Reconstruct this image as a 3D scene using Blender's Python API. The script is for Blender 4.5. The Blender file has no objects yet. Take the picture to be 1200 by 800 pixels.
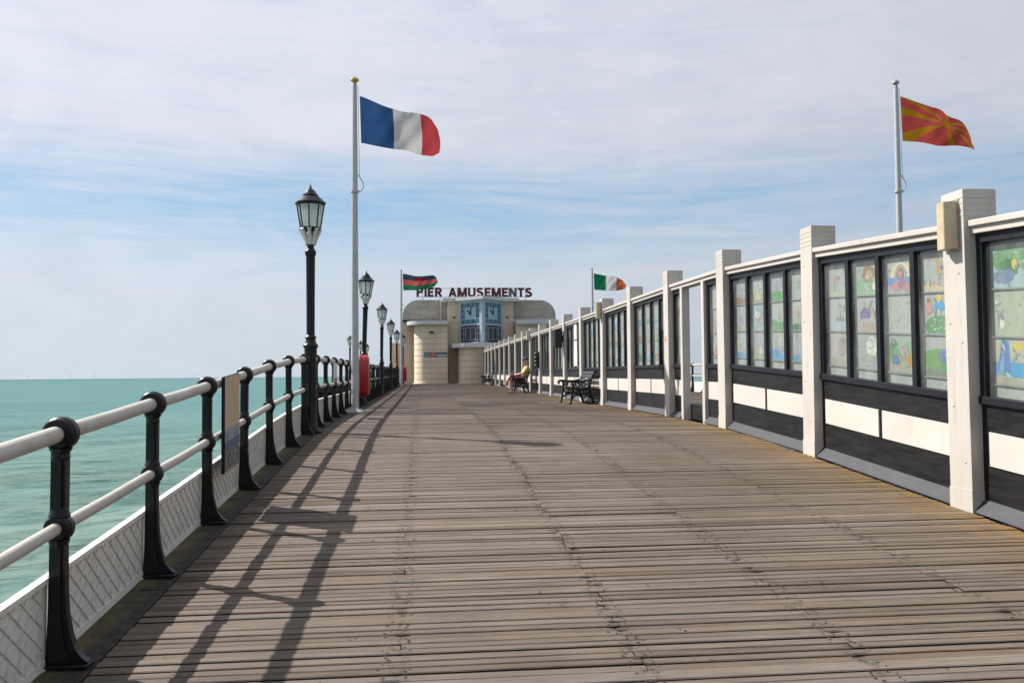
import bpy, bmesh, math, random
import numpy as np
from mathutils import Vector, Matrix, Quaternion

random.seed(7)
SC = bpy.context.scene
COL = SC.collection
R = math.radians

# ---------------------------------------------------------------- camera
EYE = 1.66
cam_d = bpy.data.cameras.new("camera")
cam = bpy.data.objects.new("camera", cam_d)
COL.objects.link(cam)
cam_d.sensor_width = 36.0
cam_d.lens = 30.0
cam_d.clip_start = 0.05
cam_d.clip_end = 120000.0
YAW, PITCH, ROLL = math.atan(0.105), R(2.25), R(-0.48)
cam.location = (0, 0, EYE)
cam.rotation_euler = (Matrix.Rotation(-YAW, 3, 'Z') @ Matrix.Rotation(R(90) + PITCH, 3, 'X')
                      @ Matrix.Rotation(ROLL, 3, 'Z')).to_euler()
SC.camera = cam
SC.view_settings.view_transform = 'Standard'
SC.view_settings.look = 'None'
SC.view_settings.exposure = 0.74
SC.view_settings.gamma = 1.0

# ---------------------------------------------------------------- sun and sky
SUN = Vector((-0.92, 0.55, 1.0)).normalized()
sun_d = bpy.data.lights.new("sun", 'SUN')
sun = bpy.data.objects.new("sun", sun_d)
COL.objects.link(sun)
sun_d.energy = 5.0
sun_d.angle = R(0.5)
sun_d.color = (1.0, 0.94, 0.86)
sun.rotation_euler = (-SUN).to_track_quat('-Z', 'Y').to_euler()
sun.location = (-20, 20, 30)

world = bpy.data.worlds.new("World")
SC.world = world
world.use_nodes = True


class NT:
    """small helper round a node tree"""
    def __init__(self, tree):
        self.t = tree
        self.n = tree.nodes
        self.l = tree.links

    def new(self, kind, **kw):
        nd = self.n.new(kind)
        for k, v in kw.items():
            setattr(nd, k, v)
        return nd

    def put(self, sock, v):
        if isinstance(v, bpy.types.NodeSocket):
            self.l.new(v, sock)
        elif isinstance(v, (tuple, list)):
            if len(v) == 3 and len(sock.default_value) == 4:
                v = (*v, 1.0)
            sock.default_value = v
        else:
            sock.default_value = v

    def math(self, op, a, b=0.0, clamp=False, c=None):
        nd = self.new('ShaderNodeMath', operation=op, use_clamp=clamp)
        self.put(nd.inputs[0], a)
        self.put(nd.inputs[1], b)
        if c is not None:
            self.put(nd.inputs[2], c)
        return nd.outputs[0]

    def mix(self, f, a, b, blend='MIX'):
        nd = self.new('ShaderNodeMix', data_type='RGBA', blend_type=blend, clamp_factor=True)
        self.put(nd.inputs[0], f)
        self.put(nd.inputs[6], a)
        self.put(nd.inputs[7], b)
        return nd.outputs[2]

    def noise(self, vec, scale=5.0, detail=4.0, rough=0.5, dist=0.0):
        nd = self.new('ShaderNodeTexNoise')
        self.put(nd.inputs['Vector'], vec)
        nd.inputs['Scale'].default_value = scale
        nd.inputs['Detail'].default_value = detail
        nd.inputs['Roughness'].default_value = rough
        nd.inputs['Distortion'].default_value = dist
        return nd.outputs['Fac']

    def scalev(self, vec, s):
        nd = self.new('ShaderNodeMapping')
        self.put(nd.inputs['Vector'], vec)
        nd.inputs['Scale'].default_value = s
        return nd.outputs[0]

    def ramp(self, f, stops, interp='LINEAR'):
        nd = self.new('ShaderNodeValToRGB')
        self.put(nd.inputs[0], f)
        cr = nd.color_ramp
        cr.interpolation = interp
        while len(cr.elements) < len(stops):
            cr.elements.new(0.5)
        for e, (p, c) in zip(cr.elements, stops):
            e.position = p
            e.color = (c, c, c, 1) if not isinstance(c, (tuple, list)) else (*c, 1)
        return nd.outputs[0]

    def rng(self, f, a, b, c=0.0, d=1.0):
        nd = self.new('ShaderNodeMapRange')
        self.put(nd.inputs[0], f)
        for i, v in enumerate((a, b, c, d)):
            nd.inputs[i + 1].default_value = v
        return nd.outputs[0]


def build_world():
    k = NT(world.node_tree)
    bg = world.node_tree.nodes['Background']
    sky = k.new('ShaderNodeTexSky', sky_type='NISHITA')
    sky.sun_disc = False
    sky.sun_elevation = math.asin(SUN.z)
    sky.sun_rotation = math.atan2(SUN.x, SUN.y)
    sky.air_density = 1.0
    sky.dust_density = 0.6
    sky.ozone_density = 2.0
    STR = 0.1
    tc = k.new('ShaderNodeTexCoord')
    d = tc.outputs['Generated']
    sep = k.new('ShaderNodeSeparateXYZ')
    k.put(sep.inputs[0], d)
    z = sep.outputs[2]
    # streaks of thin cloud: noise stretched along the horizon
    n1 = k.noise(k.scalev(d, (1.7, 1.7, 13.0)), 1.5, 5, 0.55, 0.5)
    n2 = k.noise(k.scalev(d, (3.2, 3.2, 34.0)), 2.2, 6, 0.6, 0.8)
    n3 = k.noise(k.scalev(d, (2.5, 3.5, 6.0)), 2.4, 7, 0.6, 1.2)
    cover = k.ramp(z, [(0.0, 0.99), (0.08, 0.96), (0.12, 0.86), (0.148, 0.62), (0.172, 0.46), (0.205, 0.44), (0.232, 0.74), (0.262, 0.98), (1.0, 0.86)])
    thin = k.math('SUBTRACT', 1.3, cover)
    c = k.math('ADD', cover, k.math('MULTIPLY', k.math('SUBTRACT', n1, 0.5), k.math('MULTIPLY', thin, 1.5)))
    c = k.math('ADD', c, k.math('MULTIPLY', k.math('SUBTRACT', n2, 0.5), k.math('MULTIPLY', thin, 1.35)))
    c = k.math('ADD', c, k.math('MULTIPLY', k.math('SUBTRACT', n3, 0.5), 0.25), clamp=True)
    # clouds brighter towards the sun
    dot = k.new('ShaderNodeVectorMath', operation='DOT_PRODUCT')
    k.put(dot.inputs[0], d)
    dot.inputs[1].default_value = SUN
    glow = k.rng(dot.outputs['Value'], -0.1, 1.0, 0.0, 1.0)
    low = (5.5, 6.15, 6.8)
    high = (6.15, 6.4, 7.2)
    ccol = k.mix(k.rng(z, 0.02, 0.3), low, high)
    bright = k.math('ADD', k.math('ADD', 0.71, k.math('MULTIPLY', glow, 0.38)),
                    k.math('MULTIPLY', k.math('SUBTRACT', n3, 0.5), 0.2))
    vm = k.new('ShaderNodeVectorMath', operation='SCALE')
    k.put(vm.inputs[0], ccol)
    k.put(vm.inputs['Scale'], bright)
    blue = k.mix(0.55, sky.outputs[0], (1.95, 4.1, 6.3))
    mixed = k.mix(c, blue, vm.outputs[0])
    air = k.new('ShaderNodeVectorMath', operation='SCALE')
    k.put(air.inputs[0], mixed)
    air.inputs['Scale'].default_value = 0.74
    k.put(bg.inputs[0], air.outputs[0])
    bg.inputs[1].default_value = STR


build_world()

# ---------------------------------------------------------------- materials
MATS = {}


def new_mat(name):
    m = bpy.data.materials.new(name)
    m.use_nodes = True
    k = NT(m.node_tree)
    b = m.node_tree.nodes['Principled BSDF']
    return m, k, b


def bump(k, b, h, strength=0.3, dist=0.01):
    nd = k.new('ShaderNodeBump')
    nd.inputs['Strength'].default_value = strength
    nd.inputs['Distance'].default_value = dist
    k.put(nd.inputs['Height'], h)
    k.put(b.inputs['Normal'], nd.outputs[0])


def pos(k):
    return k.new('ShaderNodeNewGeometry').outputs['Position']


def plain(name, col, rough=0.5, var=0.12, scale=6.0, bumpy=0.1, metal=0.0, coat=0.0, spec=0.5):
    m, k, b = new_mat(name)
    p = pos(k)
    n = k.noise(p, scale, 5, 0.6)
    n2 = k.noise(p, scale * 7, 3, 0.6)
    f = k.math('ADD', k.math('MULTIPLY', n, 0.65), k.math('MULTIPLY', n2, 0.35))
    dark = tuple(c * (1 - var * 1.6) for c in col)
    lite = tuple(min(1, c * (1 + var)) for c in col)
    k.put(b.inputs['Base Color'], k.mix(k.rng(f, 0.3, 0.7), dark, lite))
    k.put(b.inputs['Roughness'], k.rng(n2, 0.2, 0.8, max(0.03, rough - 0.08), min(1, rough + 0.1)))
    b.inputs['Metallic'].default_value = metal
    b.inputs['Specular IOR Level'].default_value = spec
    b.inputs['Coat Weight'].default_value = coat
    if bumpy:
        bump(k, b, n2, bumpy, 0.004)
    MATS[name] = m
    return m


def weathered_white(name, col, stain=(0.32, 0.28, 0.22), amount=0.35, streak=True, rusty=0.5):
    m, k, b = new_mat(name)
    p = pos(k)
    n = k.noise(k.scalev(p, (7, 7, 1.3)) if streak else k.scalev(p, (3, 3, 3)), 2.0, 6, 0.65)
    n2 = k.noise(p, 55, 4, 0.65)
    n3 = k.noise(p, 1.1, 3, 0.5)
    base = k.mix(k.rng(n3, 0.3, 0.7), col, tuple(c * 0.88 for c in col))
    f = k.math('MULTIPLY', k.rng(n, 0.48, 0.78), amount, clamp=True)
    base = k.mix(f, base, stain)
    chips = k.rng(n2, 0.71, 0.75)
    base = k.mix(k.math('MULTIPLY', chips, 0.55), base, (0.22, 0.19, 0.15))
    ru = k.noise(k.scalev(p, (16, 16, 0.9) if streak else (6, 6, 6)), 1.0, 6, 0.7)
    ru2 = k.noise(p, 2.3, 3, 0.5)
    rust = k.math('MULTIPLY', k.rng(ru, 0.56, 0.70), k.rng(ru2, 0.44, 0.6), clamp=True)
    base = k.mix(k.math('MULTIPLY', rust, rusty), base, (0.26, 0.15, 0.075))
    k.put(b.inputs['Base Color'], base)
    b.inputs['Roughness'].default_value = 0.5
    grain = k.noise(k.scalev(p, (30, 30, 3.0)), 3.0, 4, 0.6)
    bump(k, b, k.math('ADD', grain, k.math('MULTIPLY', n2, 0.5)), 0.35, 0.004)
    MATS[name] = m
    return m


def iron(name):
    m, k, b = new_mat(name)
    p = pos(k)
    n = k.noise(p, 34, 6, 0.7)
    n2 = k.noise(p, 5, 4, 0.6)
    base = k.mix(k.rng(n2, 0.3, 0.7), (0.004, 0.004, 0.0048), (0.010, 0.010, 0.0115))
    spots = k.math('MULTIPLY', k.rng(n, 0.63, 0.70), k.rng(n2, 0.45, 0.62), clamp=True)
    base = k.mix(k.math('MULTIPLY', spots, 0.8), base, (0.060, 0.028, 0.014))
    k.put(b.inputs['Base Color'], base)
    k.put(b.inputs['Roughness'], k.rng(n2, 0.3, 0.7, 0.24, 0.48))
    b.inputs['Specular IOR Level'].default_value = 0.3
    bump(k, b, k.math('ADD', n2, k.math('MULTIPLY', n, 0.25)), 0.4, 0.006)
    MATS[name] = m


iron('cast_iron_paint')
weathered_white('white_column_paint', (0.492, 0.461, 0.422))
weathered_white('white_board_paint', (0.545, 0.515, 0.475), amount=0.15, streak=False, rusty=0.15)
weathered_white('white_rail_paint', (0.479, 0.448, 0.405), amount=0.55, streak=False, stain=(0.4, 0.3, 0.22))
weathered_white('lattice_paint', (0.74, 0.705, 0.65), amount=0.5, stain=(0.25, 0.23, 0.19))
plain('bench_iron', (0.006, 0.006, 0.007), 0.4, 0.3, 20, 0.15, spec=0.3)
plain('bench_wood', (0.022, 0.021, 0.026), 0.45, 0.3, 20, 0.2)
plain('frame_paint', (0.009, 0.010, 0.016), 0.5, 0.35, 7, 0.2, spec=0.28)
plain('flagpole_paint', (0.409, 0.413, 0.426), 0.35, 0.12, 5, 0.05)
plain('concrete', (0.30, 0.31, 0.33), 0.85, 0.3, 14, 0.5)
plain('gilt', (0.55, 0.36, 0.12), 0.35, 0.2, 30, 0.1, metal=0.6)
plain('grey_metal', (0.36, 0.37, 0.36), 0.35, 0.2, 30, 0.1, metal=0.6)
plain('rope', (0.42, 0.44, 0.40), 0.85, 0.2, 60, 0.3)
plain('red_plastic', (0.36, 0.008, 0.014), 0.32, 0.12, 6, 0.05, coat=0.2)
plain('pink_plastic', (0.42, 0.07, 0.08), 0.45, 0.12, 6, 0.05)
plain('cream_plastic', (0.479, 0.383, 0.252), 0.45, 0.12, 12, 0.08)
plain('black_plastic', (0.013, 0.013, 0.014), 0.5, 0.3, 25, 0.15)
plain('lead_flashing', (0.025, 0.028, 0.038), 0.6, 0.3, 6, 0.3)
plain('dark_timber', (0.028, 0.023, 0.019), 0.9, 0.5, 5, 0.8)
plain('plank_edge', (0.020, 0.016, 0.013), 0.95, 0.4, 12, 0.4, spec=0.1)  # grimy board sides, kept dark to put gap shade into the colour
plain('lattice_rib_paint', (0.60, 0.57, 0.52), 0.8, 0.3, 20, 0.2)  # diagonal ribs a little darker than the panel sheet
plain('nail_iron', (0.018, 0.013, 0.011), 0.8, 0.4, 30, 0.3)
plain('canopy_paint', (0.522, 0.531, 0.531), 0.5, 0.15, 3, 0.1)
plain('bay_paint', (0.37, 0.45, 0.52), 0.4, 0.12, 4, 0.1)
plain('clock_blue', (0.10, 0.22, 0.29), 0.4, 0.2, 4, 0.05)
plain('clock_centre', (0.26, 0.40, 0.48), 0.35, 0.12, 4, 0.05)
plain('clock_mark', (0.012, 0.035, 0.075), 0.4, 0.2, 4, 0.05)
plain('dark_glass', (0.085, 0.085, 0.105), 0.12, 0.3, 2, 0.02)
plain('letter_maroon', (0.075, 0.007, 0.022), 0.45, 0.3, 5, 0.1)
plain('letter_grey', (0.075, 0.105, 0.115), 0.5, 0.3, 5, 0.1)
plain('skin', (0.46, 0.25, 0.17), 0.5, 0.1, 20, 0.05)
plain('yellow_cloth', (0.55, 0.45, 0.16), 0.85, 0.2, 12, 0.2)
plain('maroon_cloth', (0.19, 0.055, 0.055), 0.9, 0.2, 12, 0.2)
plain('navy_cloth', (0.035, 0.045, 0.085), 0.85, 0.2, 20, 0.2)
plain('dark_leather', (0.018, 0.015, 0.014), 0.5, 0.3, 20, 0.2)
plain('grey_hair', (0.28, 0.26, 0.24), 0.7, 0.3, 60, 0.3)
plain('wing_render', (0.385, 0.35, 0.30), 0.8, 0.2, 1.4, 0.3)
plain('paper', (0.644, 0.644, 0.635), 0.6, 0.05, 6, 0.05)
plain('red_print', (0.62, 0.05, 0.05), 0.5, 0.1, 30, 0.0)
plain('turbine_white', (0.62, 0.64, 0.66), 0.5, 0.05, 1, 0.0)
plain('lamp_bracket', (0.58, 0.57, 0.54), 0.45, 0.2, 40, 0.2)


def mat_black_board():
    m, k, b = new_mat('black_board_paint')
    p = pos(k)
    n = k.noise(k.scalev(p, (5, 1.2, 9)), 2.0, 6, 0.65)
    n2 = k.noise(p, 60, 4, 0.7)
    base = k.mix(k.rng(n, 0.35, 0.75), (0.004, 0.004, 0.005), (0.014, 0.0135, 0.014))
    scuff = k.rng(k.noise(k.scalev(p, (3, 3, 22)), 3, 5, 0.7), 0.68, 0.8)
    base = k.mix(k.math('MULTIPLY', scuff, 0.22), base, (0.12, 0.115, 0.11))
    k.put(b.inputs['Base Color'], base)
    k.put(b.inputs['Roughness'], k.rng(n, 0.3, 0.7, 0.42, 0.7))
    b.inputs['Specular IOR Level'].default_value = 0.25
    bump(k, b, k.math('ADD', n, k.math('MULTIPLY', n2, 0.4)), 0.4, 0.006)
    MATS['black_board_paint'] = m


mat_black_board()


def mat_wood():
    m, k, b = new_mat('deck_wood')
    p = pos(k)
    at = k.new('ShaderNodeAttribute', attribute_name='tone')
    rnd = at.outputs['Fac']
    off = k.new('ShaderNodeCombineXYZ')
    k.put(off.inputs[0], k.math('MULTIPLY', rnd, 37.0))
    k.put(off.inputs[2], k.math('MULTIPLY', rnd, 11.0))
    va = k.new('ShaderNodeVectorMath', operation='ADD')
    k.put(va.inputs[0], p)
    k.put(va.inputs[1], off.outputs[0])
    q = va.outputs[0]
    grain = k.noise(k.scalev(q, (3.0, 62, 30)), 1.0, 7, 0.72, 0.5)
    patch = k.noise(k.scalev(q, (1.6, 9, 9)), 1.0, 4, 0.6)
    big = k.noise(k.scalev(p, (0.5, 0.35, 1)), 1.0, 4, 0.55)
    base = k.mix(rnd, (0.0766, 0.0592, 0.0470), (0.1653, 0.1331, 0.1079))
    r2 = k.math('FRACT', k.math('MULTIPLY', rnd, 23.71))
    base = k.mix(k.math('MULTIPLY', k.rng(r2, 0.62, 0.9), 0.55), base, (0.098, 0.066, 0.044))
    base = k.mix(k.math('MULTIPLY', k.rng(r2, 0.14, 0.04), 0.5), base, (0.205, 0.180, 0.160))
    base = k.mix(k.math('MULTIPLY', k.rng(patch, 0.35, 0.75), 0.55), base, (0.1783, 0.1444, 0.1192))
    base = k.mix(k.math('MULTIPLY', k.rng(grain, 0.5, 0.72), 0.8), base, (0.0391, 0.0296, 0.0226))
    base = k.mix(k.math('MULTIPLY', k.rng(grain, 0.45, 0.28), 0.6), base, (0.2349, 0.1958, 0.1636))
    base = k.mix(k.math('MULTIPLY', k.rng(big, 0.42, 0.68), 0.5), base, (0.0653, 0.0505, 0.0383))
    sep = k.new('ShaderNodeSeparateXYZ')
    k.put(sep.inputs[0], p)
    x = sep.outputs[0]
    # stained rows of fixings where the boards cross the joists
    fx = k.noise(k.scalev(p, (22, 16, 1)), 1.0, 4, 0.7)
    for xl in (-0.13, 1.04, 2.13, 3.27):
        m_ = k.rng(k.math('ABSOLUTE', k.math('SUBTRACT', x, xl)), 0.085, 0.01)
        m_ = k.math('MULTIPLY', m_, k.rng(fx, 0.5, 0.62), clamp=True)
        base = k.mix(k.math('MULTIPLY', m_, 0.62), base, (0.026, 0.019, 0.014))
    # ochre lichen along the foot of the windbreak
    ln = k.noise(k.scalev(p, (9, 5, 5)), 1.0, 5, 0.7)
    near = k.math('SUBTRACT', k.rng(x, 3.55, 4.66, 0.0, 1.0), 0.0, clamp=True)
    near = k.math('MULTIPLY', k.math('POWER', near, 2.2), k.math('LESS_THAN', x, 4.9))
    lich = k.math('MULTIPLY', near, k.rng(ln, 0.34, 0.60), clamp=True)
    base = k.mix(k.math('MULTIPLY', lich, 0.85, clamp=True), base, (0.2610, 0.1436, 0.0191))
    olive = k.math('MULTIPLY', k.rng(x, 1.6, 4.2), k.rng(k.noise(p, 1.3, 4, 0.6), 0.4, 0.7))
    base = k.mix(k.math('MULTIPLY', olive, 0.38, clamp=True), base, (0.0914, 0.0713, 0.0391))
    # green dirt by the left rail
    gl = k.math('MULTIPLY', k.rng(x, -1.25, -1.7), k.rng(ln, 0.45, 0.65), clamp=True)
    base = k.mix(k.math('MULTIPLY', gl, 0.7), base, (0.0391, 0.0409, 0.0174))
    k.put(b.inputs['Base Color'], base)
    b.inputs['Roughness'].default_value = 0.82
    b.inputs['Specular IOR Level'].default_value = 0.25
    bump(k, b, grain, 0.6, 0.006)
    MATS['deck_wood'] = m


mat_wood()


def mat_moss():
    m, k, b = new_mat('mossy_shaded_kerb')
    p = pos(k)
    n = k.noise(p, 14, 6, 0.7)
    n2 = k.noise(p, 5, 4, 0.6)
    base = k.mix(k.rng(n, 0.35, 0.65), (0.014, 0.011, 0.008), (0.055, 0.043, 0.034))  # near-black base holds the kick panel's shadow as colour
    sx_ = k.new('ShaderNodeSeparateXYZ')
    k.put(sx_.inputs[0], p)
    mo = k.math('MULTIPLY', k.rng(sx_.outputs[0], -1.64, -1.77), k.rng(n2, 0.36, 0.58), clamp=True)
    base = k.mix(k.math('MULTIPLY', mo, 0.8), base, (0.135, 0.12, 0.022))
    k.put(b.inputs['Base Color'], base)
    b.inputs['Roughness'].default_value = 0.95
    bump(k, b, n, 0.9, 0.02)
    MATS['mossy_shaded_kerb'] = m


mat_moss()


def mat_stucco(name, col):
    m, k, b = new_mat(name)
    p = pos(k)
    n = k.noise(k.scalev(p, (1.2, 1.2, 0.35)), 1.2, 6, 0.65)
    n2 = k.noise(p, 9, 5, 0.6)
    base = k.mix(k.rng(n, 0.4, 0.75), col, tuple(c * f for c, f in zip(col, (0.86, 0.83, 0.80))))
    base = k.mix(k.math('MULTIPLY', k.rng(n2, 0.6, 0.8), 0.3), base, tuple(c * 0.55 for c in col))
    k.put(b.inputs['Base Color'], base)
    b.inputs['Roughness'].default_value = 0.8
    bump(k, b, n2, 0.3, 0.01)
    MATS[name] = m


mat_stucco('cream_render', (0.626, 0.526, 0.413))
mat_stucco('tan_render', (0.539, 0.444, 0.344))


def mat_glass():
    m, k, b = new_mat('window_glass')
    n = m.node_tree.nodes
    out = n['Material Output']
    p = pos(k)
    tr = k.new('ShaderNodeBsdfTransparent')
    tr.inputs[0].default_value = (0.90, 0.92, 0.91, 1)
    gl = k.new('ShaderNodeBsdfGlossy')
    gl.inputs['Roughness'].default_value = 0.06
    bp = k.new('ShaderNodeBump')
    bp.inputs['Strength'].default_value = 0.06
    bp.inputs['Distance'].default_value = 0.02
    k.put(bp.inputs['Height'], k.noise(p, 2.5, 2, 0.5))
    k.put(gl.inputs['Normal'], bp.outputs[0])
    fr = k.new('ShaderNodeFresnel')
    fr.inputs[0].default_value = 1.45
    s1 = k.new('ShaderNodeMixShader')
    front = k.math('SUBTRACT', 1.0, k.new('ShaderNodeNewGeometry').outputs['Backfacing'])
    k.put(s1.inputs[0], k.math('MULTIPLY', fr.outputs[0], front, clamp=True))
    k.put(s1.inputs[1], tr.outputs[0])
    k.put(s1.inputs[2], gl.outputs[0])
    df = k.new('ShaderNodeBsdfDiffuse')
    df.inputs[0].default_value = (0.36, 0.37, 0.37, 1)
    s2 = k.new('ShaderNodeMixShader')
    dust = k.math('ADD', 0.05, k.math('MULTIPLY', k.rng(k.noise(k.scalev(p, (4, 4, 1)), 1.5, 5, 0.6), 0.4, 0.75), 0.20))
    k.put(s2.inputs[0], k.math('MULTIPLY', dust, front))
    k.put(s2.inputs[1], s1.outputs[0])
    k.put(s2.inputs[2], df.outputs[0])
    k.put(out.inputs[0], s2.outputs[0])
    n.remove(b)
    MATS['window_glass'] = m
    # lantern glass
    m, k, b = new_mat('lantern_glass')
    out = m.node_tree.nodes['Material Output']
    tr = k.new('ShaderNodeBsdfTransparent')
    tr.inputs[0].default_value = (0.9, 0.95, 0.95, 1)
    df = k.new('ShaderNodeBsdfTranslucent')
    df.inputs[0].default_value = (0.9, 0.94, 0.95, 1)
    gl = k.new('ShaderNodeBsdfGlossy')
    gl.inputs['Roughness'].default_value = 0.15
    s1 = k.new('ShaderNodeMixShader')
    k.put(s1.inputs[0], k.rng(k.noise(pos(k), 7, 3, 0.6), 0.3, 0.7, 0.6, 0.8))
    k.put(s1.inputs[1], tr.outputs[0])
    k.put(s1.inputs[2], df.outputs[0])
    s2 = k.new('ShaderNodeMixShader')
    s2.inputs[0].default_value = 0.12
    k.put(s2.inputs[1], s1.outputs[0])
    k.put(s2.inputs[2], gl.outputs[0])
    k.put(out.inputs[0], s2.outputs[0])
    m.node_tree.nodes.remove(b)
    MATS['lantern_glass'] = m


mat_glass()


def mat_print():
    """flat print: colour comes from the mesh's own colour attribute"""
    m, k, b = new_mat('painted_print')
    at = k.new('ShaderNodeAttribute', attribute_name='print')
    p = pos(k)
    n = k.noise(p, 17, 6, 0.68, 0.6)
    c = k.mix(k.math('MULTIPLY', k.rng(n, 0.4, 0.66), 0.15), at.outputs['Color'], (0.30, 0.31, 0.30))
    n4 = k.noise(p, 9, 5, 0.7, 1.0)
    c = k.mix(k.math('MULTIPLY', k.rng(n4, 0.55, 0.68), 0.16), c, (0.13, 0.14, 0.13))
    n5 = k.noise(k.scalev(p, (1, 1.1, 0.9)), 13, 4, 0.7, 0.8)
    c = k.mix(k.math('MULTIPLY', k.rng(n5, 0.62, 0.72), 0.4), c, (0.46, 0.46, 0.43))
    k.put(b.inputs['Base Color'], c)
    b.inputs['Roughness'].default_value = 0.6
    MATS['painted_print'] = m
    m, k, b = new_mat('flag_cloth')
    out = m.node_tree.nodes['Material Output']
    at = k.new('ShaderNodeAttribute', attribute_name='print')
    weave = k.noise(pos(k), 60, 3, 0.6)
    c = k.mix(k.math('MULTIPLY', weave, 0.25), at.outputs['Color'], (0.0, 0.0, 0.0))
    df = k.new('ShaderNodeBsdfDiffuse')
    tl = k.new('ShaderNodeBsdfTranslucent')
    k.put(df.inputs[0], c)
    k.put(tl.inputs[0], c)
    bp = k.new('ShaderNodeBump')
    bp.inputs['Strength'].default_value = 0.6
    bp.inputs['Distance'].default_value = 0.05
    k.put(bp.inputs['Height'], k.noise(k.scalev(pos(k), (4, 4, 9)), 1.3, 4, 0.55, 0.6))
    k.put(df.inputs['Normal'], bp.outputs[0])
    s = k.new('ShaderNodeMixShader')
    s.inputs[0].default_value = 0.32
    k.put(s.inputs[1], df.outputs[0])
    k.put(s.inputs[2], tl.outputs[0])
    k.put(out.inputs[0], s.outputs[0])
    m.node_tree.nodes.remove(b)
    MATS['flag_cloth'] = m


mat_print()


def mat_sea():
    m, k, b = new_mat('sea_water')
    p = pos(k)
    rot = k.new('ShaderNodeMapping')
    k.put(rot.inputs['Vector'], p)
    rot.inputs['Rotation'].default_value = (0, 0, R(-20))
    w = rot.outputs[0]
    big = k.noise(k.scalev(w, (0.010, 0.030, 1)), 1.0, 5, 0.6, 0.5)
    mid = k.noise(k.scalev(w, (0.07, 0.24, 1)), 1.0, 5, 0.62, 0.5)
    fine = k.noise(k.scalev(w, (0.62, 1.7, 1)), 1.0, 7, 0.74, 0.8)
    cd = k.new('ShaderNodeVectorMath', operation='LENGTH')
    k.put(cd.inputs[0], p)
    dist = cd.outputs['Value']
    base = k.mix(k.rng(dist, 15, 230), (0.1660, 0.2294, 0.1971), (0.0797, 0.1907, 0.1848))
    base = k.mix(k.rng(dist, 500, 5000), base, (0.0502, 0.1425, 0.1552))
    f = k.math('ADD', k.math('MULTIPLY', big, 0.5), k.math('MULTIPLY', mid, 0.5))
    base = k.mix(k.math('MULTIPLY', k.rng(f, 0.45, 0.6), 0.65), base, (0.0526, 0.1304, 0.1257))
    base = k.mix(k.math('MULTIPLY', k.rng(fine, 0.5, 0.62), 0.6), base, (0.0576, 0.1207, 0.1133))  # wavelet shading put into the water colour as dark and pale streaks
    base = k.mix(k.math('MULTIPLY', k.rng(fine, 0.46, 0.36), 0.4), base, (0.2005, 0.2716, 0.2402))
    crest = k.noise(k.scalev(p, (0.22, 0.5, 1)), 1.0, 8, 0.72, 0.7)
    foam = k.math('MULTIPLY', k.rng(crest, 0.715, 0.76), k.rng(dist, 90, 260))
    base = k.mix(k.math('MULTIPLY', foam, 0.45, clamp=True), base, (0.6431, 0.7074, 0.7074))
    k.put(b.inputs['Base Color'], base)
    b.inputs['Roughness'].default_value = 0.33
    b.inputs['Specular IOR Level'].default_value = 0.025
    b.inputs['IOR'].default_value = 1.33
    w6 = k.noise(k.scalev(w, (0.10, 0.24, 1)), 1.0, 3, 0.55, 0.6)
    w2 = k.noise(k.scalev(w, (0.30, 0.95, 1)), 1.0, 4, 0.6, 0.5)
    w05 = k.noise(k.scalev(w, (1.0, 2.6, 1)), 1.0, 4, 0.65, 0.3)
    h = k.math('ADD', k.math('MULTIPLY', w6, 0.6), k.math('MULTIPLY', w2, 0.34))
    h = k.math('ADD', h, k.math('MULTIPLY', w05, 0.12))
    bump(k, b, h, 1.0, 1.0)
    MATS['sea_water'] = m


mat_sea()


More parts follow.
